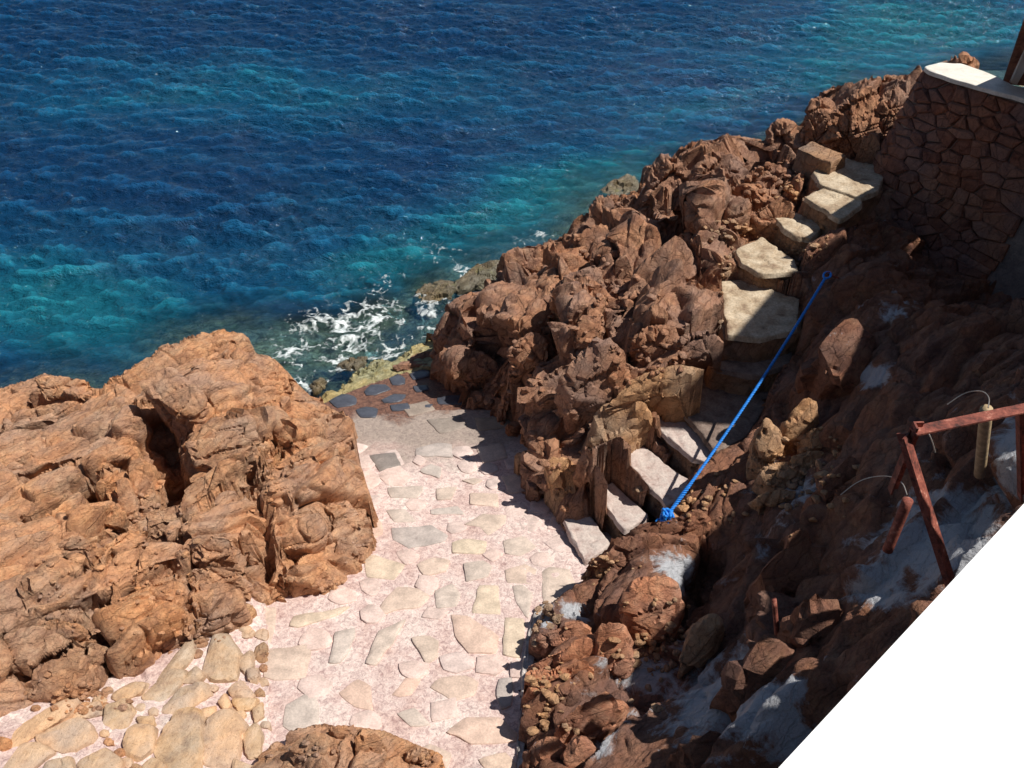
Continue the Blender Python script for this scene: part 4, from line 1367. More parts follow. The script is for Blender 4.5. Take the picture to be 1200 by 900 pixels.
# ---- the shaded slope on the right, up to the terrace
S_CTRL = [A(612, 900, 1.6), A(615, 840, 1.5), A(625, 760, 1.45), A(640, 710, 1.35), A(690, 680, 1.35), A(720, 650, 1.45), A(660, 760, 1.75), A(660, 850, 1.95), A(650, 900, 2.1), A(700, 900, 2.3), A(720, 800, 1.95), A(740, 720, 1.95), A(790, 700, 2.05),
          A(760, 650, 1.8), A(800, 620, 1.9), A(800, 600, 1.95), A(830, 620, 1.9), A(850, 580, 2.2), A(840, 660, 1.75), A(820, 720, 1.75), A(790, 790, 2.0), A(760, 850, 2.35), A(820, 850, 2.75), A(860, 760, 2.7), A(880, 690, 2.7), A(900, 600, 2.7), A(940, 560, 2.85), A(960, 500, 3.0), A(985, 470, 3.1),
          A(940, 420, 2.9), A(940, 360, 3.1), A(960, 300, 3.5), A(1000, 280, 3.7), A(1000, 350, 3.7), A(980, 420, 3.4), A(1050, 360, 3.4), A(1040, 270, 3.35), A(1060, 420, 4.0), A(1020, 500, 3.7), A(980, 560, 3.4), A(930, 660, 3.3), A(920, 760, 3.5), A(900, 850, 3.6),
          A(960, 880, 4.3), A(1000, 780, 4.3), A(1010, 680, 4.2), A(1020, 600, 4.1), A(1100, 500, 4.7), A(1100, 600, 4.9), A(1080, 700, 5.0), A(1060, 800, 5.1), A(1150, 420, 4.6), A(1200, 370, 3.2), A(1200, 480, 5.1), A(1180, 600, 5.5), A(1260, 330, 2.9), A(1300, 450, 5.3), A(1100, 345, 3.0), A(1150, 330, 2.9),
          A(1250, 650, 6.1), A(1150, 750, 5.9), A(1100, 900, 6.1), A(1000, 950, 5.3), A(800, 950, 3.0), A(680, 1000, 2.5), A(600, 1050, 2.1), A(1200, 900, 6.9)]
S_FOOT = [A(606, 1050, 1.7), A(608, 900, 1.55), A(612, 840, 1.5), A(618, 780, 1.45), A(632, 715, 1.3), A(675, 690, 1.2), A(700, 662, 1.2), A(722, 640, 1.3), A(765, 610, 1.5), A(800, 585, 1.8), A(832, 560, 2.0), A(850, 530, 2.3), A(880, 480, 2.4), A(915, 430, 2.6),
          A(930, 370, 2.9), A(935, 300, 3.2), A(985, 265, 3.6), A(1030, 235, 3.5), A(1150, 275, 2.9), A(1350, 280, 2.9), A(1500, 500, 5.0), A(1500, 950, 7.0), A(1200, 1150, 7.0), A(900, 1150, 4.5)]
slope_root = empty('rock_slope', tuple(at(750, 700, 1.6)))
tag(slope_root, 'steep shaded rock slope rising from the path and stair to the terrace', 'rock slope')
carveS = [
    ([A(840, 640, 2.1), A(825, 690, 1.9), A(815, 730, 1.9)], 0.35, 0.28),
    ([A(620, 830, 1.6), A(650, 800, 1.7)], 0.2, 0.12),
    ([A(690, 640, 1.6), A(745, 655, 1.8)], 0.15, 0.1),
]
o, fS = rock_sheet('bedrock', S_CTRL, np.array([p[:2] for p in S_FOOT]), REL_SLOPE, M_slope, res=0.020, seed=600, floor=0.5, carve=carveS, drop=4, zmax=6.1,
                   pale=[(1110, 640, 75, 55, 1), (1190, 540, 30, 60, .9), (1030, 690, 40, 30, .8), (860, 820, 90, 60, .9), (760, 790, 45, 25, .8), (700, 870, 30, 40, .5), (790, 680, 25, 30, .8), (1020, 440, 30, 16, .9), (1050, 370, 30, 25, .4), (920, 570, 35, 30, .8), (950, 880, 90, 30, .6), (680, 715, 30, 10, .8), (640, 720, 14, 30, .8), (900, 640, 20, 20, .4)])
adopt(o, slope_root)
SBL = [
    ([(690, 655), (708, 635), (740, 632), (782, 628), (788, 645), (770, 662), (725, 660)], 1.95, .5, (.1, -.35), M_slope),
    ([(735, 618), (758, 612), (830, 605), (840, 615), (800, 628), (750, 628)], 2.05, .35, (.1, -.2), M_slope),
    ([(735, 690), (760, 675), (795, 680), (803, 715), (790, 745), (762, 752), (738, 730)], 2.25, .6, (.1, -.5), M_sloper),
    ([(625, 745), (650, 735), (692, 732), (694, 750), (640, 762)], 1.92, .35, (.1, -.3), M_sloper),
    ([(622, 775), (650, 764), (695, 752), (697, 770), (640, 790)], 1.95, .35, (.1, -.3), M_sloper),
    ([(622, 798), (650, 786), (695, 772), (694, 800), (655, 815), (625, 812)], 1.97, .4, (.1, -.35), M_sloper),
    ([(700, 738), (735, 730), (745, 765), (730, 795), (702, 795)], 2.1, .5, (.1, -.4), M_sloper),
    ([(650, 850), (690, 815), (715, 805), (735, 820), (720, 850), (690, 880), (655, 880)], 2.25, .6, (.2, -.4), M_sloper),
    ([(615, 880), (650, 855), (665, 880), (655, 920), (618, 925)], 2.1, .6, (.1, -.4), M_sloper),
    ([(660, 880), (685, 862), (700, 885), (690, 915), (665, 915)], 2.3, .5, (.1, -.4), M_sloper),
    ([(640, 825), (660, 808), (680, 812), (672, 828), (650, 838)], 1.9, .3, (0, -.3), M_slope),
    ([(890, 555), (915, 540), (938, 550), (935, 570), (900, 575)], 2.75, .35, (.1, -.3), M_block),
    ([(885, 582), (910, 572), (935, 572), (930, 585), (895, 592)], 2.7, .25, (.1, -.3), M_block),
    ([(925, 535), (950, 525), (972, 532), (960, 550), (932, 552)], 2.95, .3, (.1, -.3), M_block),
    ([(945, 505), (965, 498), (985, 505), (975, 525), (950, 525)], 3.15, .3, (.1, -.3), M_block),
    ([(812, 590), (835, 570), (868, 562), (868, 578), (840, 596), (815, 602)], 2.2, .5, (.2, -.3), M_slope),
    ([(812, 735), (825, 718), (842, 716), (846, 732), (825, 765), (800, 790), (795, 775)], 2.45, .8, (.3, -.6), M_block),
    ([(920, 545), (948, 548), (942, 560), (922, 560)], 2.85, .2, (0, -.2), M_block),
    ([(960, 560), (1000, 530), (1030, 540), (1010, 580), (970, 600)], 3.9, .7, (.3, -.5), M_slope),
    ([(890, 660), (940, 620), (980, 640), (950, 690), (900, 700)], 3.6, .8, (.3, -.5), M_slope),
    ([(860, 780), (900, 740), (950, 760), (930, 820), (880, 830)], 3.7, .8, (.3, -.5), M_slope),
    ([(1050, 380), (1100, 350), (1150, 370), (1120, 420), (1060, 420)], 3.9, .8, (.3, -.5), M_slope),
    ([(960, 400), (1000, 370), (1030, 390), (1010, 440), (970, 440)], 3.75, .8, (.3, -.5), M_slope),
    ([(1150, 420), (1200, 390), (1230, 420), (1200, 470), (1160, 460)], 4.5, .8, (.3, -.5), M_slope),
    ([(940, 700), (975, 690), (990, 730), (960, 760), (935, 740)], 4.1, .6, (.3, -.5), M_slope),
    ([(800, 870), (850, 850), (880, 890), (850, 930), (800, 920)], 3.1, .6, (.3, -.5), M_slope),
]
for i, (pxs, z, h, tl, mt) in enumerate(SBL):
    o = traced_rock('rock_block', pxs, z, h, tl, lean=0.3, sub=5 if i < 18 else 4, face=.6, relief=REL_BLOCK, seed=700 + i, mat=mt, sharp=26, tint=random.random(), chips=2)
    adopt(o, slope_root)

# ---- small outcrop on the path at the bottom edge
B_CTRL = [A(330, 880, 1.75), A(370, 850, 1.75), A(400, 850, 1.95), A(440, 862, 1.9), A(490, 870, 1.75), A(515, 890, 1.6), A(400, 900, 2.1), A(330, 930, 1.9), A(480, 930, 1.9), A(420, 960, 2.2)]
B_FOOT = [A(300, 1010, 1.6), A(300, 905, 1.6), A(320, 870, 1.6), A(372, 848, 1.6), A(400, 845, 1.6), A(445, 858, 1.6), A(495, 868, 1.6), A(522, 888, 1.6), A(525, 1010, 1.6)]
small_root = empty('low_rock', tuple(at(420, 890, 1.6)))
tag(small_root, 'low tan rock poking out of the path at the bottom edge of the picture', 'rock')
o, _f = rock_sheet('bedrock', B_CTRL, np.array([p[:2] for p in B_FOOT]), dict(REL_LEFT, strata=(0.2, 0.03), levels=[((0.5, 0.32, 0.4), 0.14, 0.08, 1.5), ((0.18, 0.12, 0.16), 0.035, 0.025, 1.4)]), M_left, res=0.018, seed=800, floor=1.2, margin=0.12)
adopt(o, small_root)
for i, (pxs, z, h) in enumerate([([(340, 880), (360, 862), (395, 865), (405, 885), (385, 905), (350, 900)], 2.0, .4), ([(415, 860), (440, 855), (450, 870), (445, 890), (418, 890)], 2.05, .4), ([(385, 850), (410, 848), (415, 858), (395, 862)], 1.95, .25), ([(470, 880), (495, 872), (505, 885), (485, 895)], 1.85, .25)]):
    o = traced_rock('rock_block', pxs, z, h, (0, -.3), lean=0.3, sub=4, face=.4, relief=REL_LB, seed=820 + i, mat=M_left, sharp=26, tint=random.random())
    adopt(o, small_root)

# ================================================================== COBBLED BANK (bottom left)
C_CTRL = [A(0, 850, 1.75), A(60, 830, 1.65), A(120, 815, 1.5), A(180, 790, 1.45), A(240, 745, 1.38), A(300, 705, 1.3), A(320, 760, 1.25), A(310, 830, 1.45), A(290, 900, 1.6), A(200, 850, 1.6), A(100, 870, 1.75), A(0, 930, 1.9), A(200, 960, 1.8), A(-150, 950, 2.1)]
C_FOOT = [A(-200, 1010, 2.0), A(-200, 860, 2.0), A(0, 835, 1.7), A(120, 800, 1.5), A(200, 770, 1.4), A(290, 700, 1.3), A(322, 735, 1.28), A(318, 800, 1.35), A(310, 870, 1.5), A(315, 1010, 1.7)]
fC = tps(C_CTRL)
o, _f = rock_sheet('cobbled_bank', C_CTRL, np.array([p[:2] for p in C_FOOT]), dict(basis=np.eye(3), warp=0.1, rough=0.03, levels=[((0.3, 0.3, 0.3), 0.03, 0.02, 1.0)]), M_path, res=0.03, seed=900, floor=0.9, margin=0.15, drop=.5)
bank = tag(o, 'bank of rough stones bedded in white mortar beside the path, bottom left', 'stone bank')
COB = [([(183, 870), (208, 835), (230, 830), (236, 860), (232, 905), (190, 910)], .15), ([(238, 880), (245, 842), (265, 830), (282, 850), (275, 895), (255, 905), (240, 900)], .85), ([(236, 790), (250, 745), (262, 738), (277, 765), (276, 792), (252, 797)], .3),
       ([(168, 815), (190, 795), (210, 780), (216, 792), (200, 812), (178, 832)], .4), ([(190, 830), (212, 805), (235, 800), (240, 812), (222, 828), (196, 838)], .5), ([(268, 808), (282, 796), (296, 812), (290, 820), (275, 818)], 1.0),
       ([(270, 818), (290, 822), (300, 818), (296, 830), (280, 832)], .0), ([(285, 862), (300, 845), (306, 860), (304, 885), (290, 888)], .3), ([(145, 880), (150, 855), (165, 845), (178, 852), (172, 880), (155, 895)], .5), ([(120, 850), (125, 825), (145, 820), (155, 835), (148, 852), (130, 858)], .1),
       ([(0, 870), (30, 845), (60, 828), (80, 820), (76, 835), (40, 860), (8, 882)], .7), ([(45, 860), (85, 842), (110, 848), (105, 870), (80, 885), (55, 875)], .8), ([(0, 900), (20, 878), (50, 870), (58, 880), (30, 905)], .7), ([(80, 830), (115, 822), (118, 835), (90, 842)], .6),
       ([(55, 890), (80, 888), (85, 905), (50, 910)], .5), ([(275, 890), (290, 895), (310, 900), (300, 912), (272, 910)], .4), ([(278, 775), (294, 760), (296, 778), (286, 790)], .45), ([(290, 785), (300, 782), (302, 800), (292, 800)], .5), ([(234, 832), (250, 826), (250, 838), (236, 842)], .3),
       ([(130, 815), (150, 800), (170, 798), (162, 812), (140, 822)], .2), ([(180, 800), (200, 775), (225, 752), (224, 765), (205, 790), (185, 805)], .3), ([(255, 822), (263, 812), (270, 824), (264, 834)], .8), ([(295, 830), (304, 822), (308, 838), (298, 848)], .1), ([(278, 858), (286, 852), (288, 864), (280, 868)], .9),
       ([(92, 890), (120, 875), (140, 890), (130, 910), (95, 910)], .3), ([(212, 800), (228, 780), (238, 790), (232, 800)], .2), ([(160, 838), (178, 838), (180, 848), (165, 850)], .2), ([(20, 915), (60, 912), (60, 940), (20, 940)], .5)]
def on_f(f, u, v, dz=0.0, z0=1.5):
    z = z0
    for _ in range(12):
        p = at(u, v, z)
        z = float(f(np.array([p[0]]), np.array([p[1]]))[0]) + dz
    return at(u, v, z)
for i, (pxs, t) in enumerate(COB):
    mu, mv = np.mean([p[0] for p in pxs]), np.mean([p[1] for p in pxs])
    pxs = [(mu + (p[0] - mu) * 1.1, mv + (p[1] - mv) * 1.1) for p in pxs]
    c = on_f(fC, np.mean([p[0] for p in pxs]), np.mean([p[1] for p in pxs]))
    o = traced_rock('cobble', pxs, c[2] + 0.07, 0.24, (random.uniform(-.1, .1), -.12 + random.uniform(-.1, .1)), lean=0.25, sub=4, relief=dict(REL_LB, rough=0.008, levels=[((0.4, .3, .4), 0.012, 0.004, 1)]), seed=920 + i, mat=M_cobble, sharp=40, tint=t, chips=3)
    adopt(o, bank)
    bpy.context.view_layer.update()

BANK_PX = [(0, 850), (60, 825), (115, 812), (150, 795), (215, 765), (285, 715), (306, 740), (312, 800), (312, 860), (300, 899), (0, 899)]
taken = [np.array([np.mean([q[0] for q in p]), np.mean([q[1] for q in p]), 0.5 * (max(q[0] for q in p) - min(q[0] for q in p)), 0.5 * (max(q[1] for q in p) - min(q[1] for q in p))]) for p, _t in COB]
rc = random.Random(21)
nf = 0
for _ in range(6000):
    if nf > 40: break
    u, v = rc.uniform(0, 314), rc.uniform(700, 899)
    if not in_px(np.array([u]), np.array([v]), BANK_PX)[0]: continue
    r = rc.uniform(6, 15)
    if any(((u - t[0]) / (t[2] + r * .8)) ** 2 + ((v - t[1]) / (t[3] + r * .7)) ** 2 < 1 for t in taken): continue
    taken.append(np.array([u, v, r, r * .8]))
    k = rc.randint(5, 7)
    ph = rc.uniform(0, 6)
    pxs = [(u + r * rc.uniform(.8, 1.15) * math.cos(ph + 6.283 * j / k), v + .8 * r * rc.uniform(.8, 1.15) * math.sin(ph + 6.283 * j / k)) for j in range(k)]
    c = on_f(fC, u, v)
    o = traced_rock('cobble', pxs, c[2] + 0.03, 0.13, relief=dict(REL_LB, rough=0.008, levels=[((0.3, .2, .3), 0.012, 0.006, 1)]), seed=1100 + nf, mat=rc.choice([M_cobble, M_cobble, M_left, M_block]), sub=4, sharp=30, tint=rc.random(), chips=2)
    adopt(o, bank)
    nf += 1

# ================================================================== ALGAE LEDGE at the water
E_CTRL = [A(372, 470, .22), A(400, 455, .22), A(440, 435, .2), A(480, 425, .22), A(515, 425, .22), A(400, 435, .0), A(430, 415, -.02), A(470, 402, .06), A(505, 400, .12), A(365, 452, -.05), A(520, 440, .25), A(400, 480, .22), A(450, 455, .16)]
E_FOOT = [A(360, 476, .1), A(362, 462, .05), A(395, 440, .0), A(430, 415, .0), A(470, 398, .0), A(520, 392, .1), A(540, 430, .2), A(500, 445, .2), A(440, 462, .15), A(400, 482, .15)]
o, _f = rock_sheet('rock_ledge', E_CTRL, np.array([p[:2] for p in E_FOOT]), dict(basis=np.eye(3), warp=0.2, rough=0.05, pits=0.02, levels=[((0.5, 0.35, 0.4), 0.06, 0.03, .8), ((0.2, 0.15, 0.2), 0.025, 0.012, .8)]), M_ledge, res=0.02, seed=950, floor=-0.6, margin=0.25)
tag(o, 'yellow-green algae covered rock ledge washed by the wave at the end of the path', 'rock ledge')
# awash rocks
for i, (pxs, z, lb) in enumerate([([(528, 330), (560, 308), (598, 298), (600, 312), (565, 330), (535, 340)], .16, 'flat olive mossy rock just awash beside the ridge'), ([(360, 446), (376, 440), (384, 450), (368, 458)], .12, 'small dark wet rock at the left end of the algae ledge'),
                               ([(700, 222), (735, 205), (760, 208), (750, 224), (715, 232)], .02, 'submerged dark rock showing through the water by the big boulders'), ([(395, 425), (415, 415), (432, 412), (428, 424), (405, 432)], .10, 'low yellow-brown rock awash in the foam'),
                               ([(480, 345), (505, 330), (540, 330), (530, 350), (495, 360)], .04, 'submerged grey rock at the foot of the ridge')]):
    o = traced_rock('awash_rock', pxs, z, .6, (.05, -.1), lean=0.5, sub=5, relief=dict(REL_BLOCK, levels=[((0.4, 0.3, 0.35), 0.08, 0.03, 1.0), ((0.16, 0.1, 0.13), 0.03, 0.010, 1.0)]), seed=980 + i, mat=M_wet, sharp=6, chips=2)
    tag(o, lb, 'rock')

# ================================================================== STAIR
stair = empty('stone_stair', tuple(at(690, 640, 1.0)))
tag(stair, 'rough stone stair climbing between rocks from the path to the landing', 'stair')
STEPREL = dict(basis=np.eye(3), warp=0.1, cw=0.04, rough=0.012, pits=0.01, levels=[((0.5, 0.4, 0.4), 0.018, 0.008, .8), ((0.15, 0.12, 0.12), 0.008, 0.003, .8)])
for i, (pxs, z, mt, h) in enumerate(STEPS):
    mt = {'P': M_steppink, 'S': M_step, 'D': M_stepshade}[mt]
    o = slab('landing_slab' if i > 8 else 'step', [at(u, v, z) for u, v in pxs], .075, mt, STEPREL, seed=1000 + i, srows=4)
    adopt(o, stair)
    P_ = np.array([at(u, v, z - .06) for u, v in pxs])
    P_ = P_.mean(0) + (P_ - P_.mean(0)) * (1.10 if i > 4 else .98) + np.array([0, 0, -.03 if i > 4 else 0])
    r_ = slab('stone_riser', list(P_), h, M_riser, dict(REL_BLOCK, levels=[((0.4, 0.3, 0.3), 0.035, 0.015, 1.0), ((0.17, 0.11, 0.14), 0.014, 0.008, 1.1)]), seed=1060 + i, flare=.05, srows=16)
    r_.parent = o
    r_.matrix_parent_inverse = Matrix.Translation(-o.location)
pxs = [(933, 173), (952, 166), (993, 182), (975, 191), (960, 186)]
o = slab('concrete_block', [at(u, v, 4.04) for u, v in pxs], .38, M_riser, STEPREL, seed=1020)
tag(o, 'squared brown stone block beside the landing, against the rocks', 'block')

# ================================================================== RETAINING WALL
wall = empty('retaining_wall', tuple(at(1060, 220, 3.8)))
tag(wall, 'curved rubble stone retaining wall with a white rendered top, in shade at the upper right', 'wall')
WT = 5.45
wp_top = [at(1085, 79, WT)[:2] + np.array([.0, .0]), at(1088, 86, WT)[:2], at(1110, 92, WT)[:2], at(1140, 103, WT)[:2], at(1170, 110, WT)[:2], at(1215, 122, WT)[:2], at(1290, 145, WT)[:2]]
wp_back = [at(1085, 79, WT)[:2], at(1110, 72, WT)[:2], at(1150, 82, WT)[:2], at(1190, 98, WT)[:2], at(1300, 110, WT)[:2]]
def polyl(pts, n):
    pts = np.array(pts)
    L = np.concatenate([[0], np.cumsum(np.linalg.norm(np.diff(pts, axis=0), axis=1))])
    t = np.linspace(0, L[-1], n)
    return np.stack([np.interp(t, L, pts[:, k]) for k in range(2)], 1), L[-1]
# face line: starts behind the left end, rounds the corner, runs towards the viewer
face_pts = [at(1120, 71, WT)[:2], at(1097, 73, WT)[:2], at(1084, 77, WT)[:2], at(1086, 84, WT)[:2], at(1112, 93, WT)[:2], at(1145, 104, WT)[:2], at(1175, 112, WT)[:2], at(1230, 128, WT)[:2], at(1330, 160, WT)[:2]]
FP, FL_ = polyl(face_pts, 60)
H_W = 3.6
def face(sv, hv, outw=0.0):
    """s along the face (m), h below the top (m) -> world; battered outward going down"""
    sv = np.clip(sv, 0, FL_)
    t = sv / FL_ * 59
    i = int(min(58, math.floor(t)))
    p = FP[i] + (FP[i + 1] - FP[i]) * (t - i)
    a = FP[max(0, i - 3)]
    b = FP[min(59, i + 4)]
    d = (b - a) / np.linalg.norm(b - a)
    n = np.array([-d[1], d[0]])           # outward? fixed below
    if n @ (p - np.array([9.0, 14.5])) < 0:
        n = -n
    off = outw + 0.19 * hv + 0.02 * hv * hv
    return np.array([p[0] + n[0] * off, p[1] + n[1] * off, WT - hv])
# core behind the stones: recessed mortar
ns, nh = 60, 30
V = [face(FL_ * i / (ns - 1), H_W * j / (nh - 1), -0.03) for i in range(ns) for j in range(nh)]
F, _ = grid_faces(ns, nh)
M_core = simple_mat('wall_mortar', (.22, .165, .14), 0.95, 0.25, 8, 0.02)
core_me = fast_mesh('mortar', np.array(V), F)
adopt(link('mortar', core_me, M_core), wall)
# rubble stones: cells of a jittered grid clipped against their neighbours
def clip_poly(poly, a, n):
    out = []
    for i in range(len(poly)):
        p, q = poly[i], poly[(i + 1) % len(poly)]
        dp, dq = (p - a) @ n, (q - a) @ n
        if dp <= 0: out.append(p)
        if (dp < 0) != (dq < 0) and abs(dp - dq) > 1e-9:
            out.append(p + (q - p) * dp / (dp - dq))
    return out
sites = []
row, hh_ = 0, 0.15
rw = random.Random(5)
while hh_ < 3.0:
    s_ = rw.uniform(0, .3)
    while s_ < min(FL_, 2.75):
        wdt = rw.uniform(.13, .38)
        sites.append(np.array([s_ + wdt / 2, hh_ + rw.uniform(-.07, .07)]))
        s_ += wdt
    hh_ += rw.uniform(.13, .20)
sites = np.array(sites)
METR = np.array([1.0, 1.7])
count = 0
for i, sgl in enumerate(sites):
    c = sgl * METR
    poly = [c + np.array(d) for d in ((-.4, -.4), (.4, -.4), (.4, .4), (-.4, .4))]
    o_ = sites * METR
    dist = np.linalg.norm(o_ - c, axis=1)
    for j in np.argsort(dist)[1:14]:
        nn = o_[j] - c
        L = np.linalg.norm(nn)
        poly = clip_poly(poly, c + nn / L * (L / 2 - 0.007), nn / L)
        if len(poly) < 3: break
    if len(poly) < 3: continue
    poly = clip_poly(poly, np.array([0, 0.07]), np.array([0, -1.0]))
    if len(poly) < 3 or count >= 300: continue
    poly = [p / METR for p in poly]
    ctr = sum(poly) / len(poly)
    m = len(poly)
    pr = rw.uniform(0.012, 0.06)
    ring0 = [face(p[0], p[1], -0.05) for p in poly]
    ring1 = [face(p[0] + rw.uniform(-.015, .015), p[1] + rw.uniform(-.015, .015), pr * .3) for p in poly]
    ring2 = [face(*(ctr + (p - ctr) * rw.uniform(.68, .86)), pr * rw.uniform(.85, 1.25)) for p in poly]
    cc = face(ctr[0], ctr[1], pr * 1.15)
    V = np.array(ring0 + ring1 + ring2 + [cc])
    o0 = V.mean(0)
    Fs = []
    for k in range(m):
        k2 = (k + 1) % m
        Fs += [(k, k2, m + k2, m + k), (m + k, m + k2, 2 * m + k2, 2 * m + k), (2 * m + k, 2 * m + k2, 3 * m)]
    me = bpy.data.meshes.new('stone')
    me.from_pydata([tuple(v) for v in (V - o0)], [], Fs)
    bmm = bmesh.new(); bmm.from_mesh(me); bmesh.ops.recalc_face_normals(bmm, faces=bmm.faces); bmm.to_mesh(me); bmm.free()
    set_attr(me, 'tint', np.full(len(V), rw.random()))
    ob = link('stone', me, M_wall)
    ob.location = o0
    adopt(ob, wall)
    count += 1
# white rendered top
M_cap = simple_mat('cream_render', (.72, .68, .60), 0.85, 0.14, 5, 0.006)
cap = slab('wall_top', [at(u, v, WT + .05) for u, v in [(1083, 78), (1100, 73), (1125, 74), (1150, 82), (1172, 92), (1190, 101), (1230, 109), (1260, 114), (1260, 128), (1215, 121), (1190, 112), (1170, 107), (1140, 99), (1110, 90), (1088, 83)]], 0.06, M_cap, None, flare=0.0)
adopt(cap, wall)

# ================================================================== RUBBLE lying in the joints between rocks and steps
bpy.context.view_layer.update()
dg = bpy.context.evaluated_depsgraph_get()
def cast(u, v):
    x_, y_ = (u - 600) / FPX, (450 - v) / FPX
    d_ = Vector((x_, _c + y_ * _s, -_s + y_ * _c)).normalized()
    ok, loc, nor, idx, ob, mtx = S.ray_cast(dg, Vector((0, 0, CAMZ)), d_)
    return (np.array(loc), np.array(nor), ob) if ok else (None, None, None)
def rubble(name, zones, nmax, rr, mat, lab, seed):
    r_ = random.Random(seed)
    Vs, Fs, T, n0 = [], [], [], 0
    V0, F0 = ico(2)
    for (u0, v0, ru, rv, n) in zones:
        for _ in range(n):
            u, v = r_.gauss(u0, ru * .5), r_.gauss(v0, rv * .5)
            p, nn, ob = cast(u, v)
            if p is None or ob is None or ob.name.startswith(('sea', 'parapet', 'step', 'flag', 'paved')): continue
            rad = r_.uniform(*rr) * r_.choice([.5, .7, 1, 1])
            ax = np.array([r_.uniform(.7, 1.3), r_.uniform(.6, 1.1), r_.uniform(.45, .9)]) * rad
            pl = np.array([[r_.gauss(0, 1) for _ in range(3)] for _ in range(9)])
            pl /= np.linalg.norm(pl, axis=1)[:, None]
            c_ = np.clip(V0 @ pl.T, .05, None) / np.array([r_.uniform(.55, .9) for _ in range(9)])
            R_ = 1 / np.maximum(c_.max(1), .9)
            Vs.append(V0 * R_[:, None] * ax + p + nn * rad * .25)
            Fs.append(F0 + n0)
            T.append(np.full(len(V0), r_.random()))
            n0 += len(V0)
    me = fast_mesh(name, np.concatenate(Vs), np.concatenate(Fs), True, {'tint': np.concatenate(T)}, 25)
    o = link(name, me, mat)
    tag(o, lab, 'rubble', None, 'stuff')
rubble('rubble', [(820, 590, 60, 30, 60), (940, 560, 60, 50, 90), (690, 665, 40, 20, 50), (640, 720, 20, 20, 40), (640, 820, 30, 50, 50), (760, 760, 60, 60, 60), (850, 320, 12, 30, 30), (860, 270, 30, 15, 40), (940, 285, 30, 20, 40), (930, 225, 25, 15, 30), (690, 640, 40, 16, 40)], 0, (.02, .07), M_block, 'broken stones lying in the joints beside the stair and path edge', 5)
rubble('rubble', [(90, 820, 60, 20, 60), (230, 745, 40, 20, 40), (400, 690, 40, 10, 30), (420, 640, 12, 40, 30), (170, 600, 30, 60, 40), (330, 560, 40, 30, 40), (200, 690, 60, 60, 60), (80, 700, 60, 60, 50), (360, 880, 40, 12, 30), (500, 890, 20, 8, 20)], 0, (.015, .055), M_left, 'small broken stones lying in the gullies of the left outcrop', 6)
rubble('rubble', [(600, 420, 60, 60, 60), (700, 340, 60, 60, 80), (760, 420, 60, 40, 60), (900, 210, 40, 30, 50), (640, 550, 20, 40, 30), (580, 470, 20, 12, 20)], 0, (.02, .09), M_ridge, 'broken red stones lodged between the blocks of the ridge', 7)

# ================================================================== ROPE
def tube_mesh(name, pts, rad, segs=8, closed=False):
    pts = np.array(pts, float)
    n = len(pts)
    rad = np.full(n, rad) if np.isscalar(rad) else np.array(rad)
    V, Fq = [], []
    T = np.gradient(pts, axis=0)
    T /= np.linalg.norm(T, axis=1)[:, None] + 1e-12
    up = np.array([0, 0, 1.0]) if abs(T[0][2]) < .9 else np.array([1.0, 0, 0])
    u = np.cross(T[0], up)
    u /= np.linalg.norm(u)
    for i in range(n):
        u = u - T[i] * (u @ T[i])
        u /= np.linalg.norm(u) + 1e-12
        w = np.cross(T[i], u)
        for k in range(segs):
            a = 2 * math.pi * k / segs
            V.append(pts[i] + rad[i] * (math.cos(a) * u + math.sin(a) * w))
    for i in range(n - 1):
        for k in range(segs):
            k2 = (k + 1) % segs
            Fq.append((i * segs + k, i * segs + k2, (i + 1) * segs + k2, (i + 1) * segs + k))
    V = np.array(V)
    Fq = np.array(Fq)
    if not closed:
        V = np.concatenate([V, [pts[0]], [pts[-1]]])
        a, b = len(V) - 2, len(V) - 1
        c0 = np.array([(k, k, (k + 1) % segs, a) for k in range(0)] or np.zeros((0, 4), int))
    return fast_mesh(name, V, Fq)


def join_meshes(name, meshes):
    Vs, Fs, n = [], [], 0
    for m in meshes:
        v = np.zeros(len(m.vertices) * 3, np.float32)
        m.vertices.foreach_get('co', v)
        f = np.zeros(len(m.loops), np.int32)
        m.loops.foreach_get('vertex_index', f)
        Vs.append(v.reshape(-1, 3))
        Fs.append(f.reshape(-1, 4) + n)
        n += len(m.vertices)
        bpy.data.meshes.remove(m)
    return fast_mesh(name, np.concatenate(Vs), np.concatenate(Fs))


RP0, RP1 = at(967, 326, 3.75), at(782, 604, 2.12)
def rope_curve(t):
    p = RP0 * (1 - t) + RP1 * t
    p[2] -= 0.16 * 4 * t * (1 - t)
    return p
rope = empty('rope', tuple(RP1))
tag(rope, 'bright blue twisted rope strung as a handrail over the stair', 'rope')
strands = []
for k in range(3):
    pts = []
    for i in range(700):
        t = i / 699
        c = rope_curve(t)
        a = t * 2 * math.pi * 34 + k * 2 * math.pi / 3
        loose = 1 + (0.9 if t > .82 else 0) * math.sin((t - .82) / .18 * math.pi) ** 2 * (1 if t > .82 else 0)
        d = (RP1 - RP0) / np.linalg.norm(RP1 - RP0)
        e1 = np.cross(d, [0, 0, 1.0]); e1 /= np.linalg.norm(e1)
        e2 = np.cross(d, e1)
        pts.append(c + 0.0095 * loose * (math.cos(a) * e1 + math.sin(a) * e2))
    strands.append(tube_mesh('s', pts, 0.0115, 6))
adopt(link('twisted_line', join_meshes('twisted_line', strands), M_rope), rope)
# eye at the top
e1 = np.cross(RP1 - RP0, [0, 0, 1.0]); e1 /= np.linalg.norm(e1)
dd_ = (RP0 - RP1) / np.linalg.norm(RP1 - RP0)
pts = [RP0 + dd_ * (0.055 - 0.055 * math.cos(a)) + e1 * 0.045 * math.sin(a) for a in np.linspace(0, 2 * math.pi, 30)]
adopt(link('eye_loop', tube_mesh('eye_loop', pts, 0.016, 8), M_rope), rope)
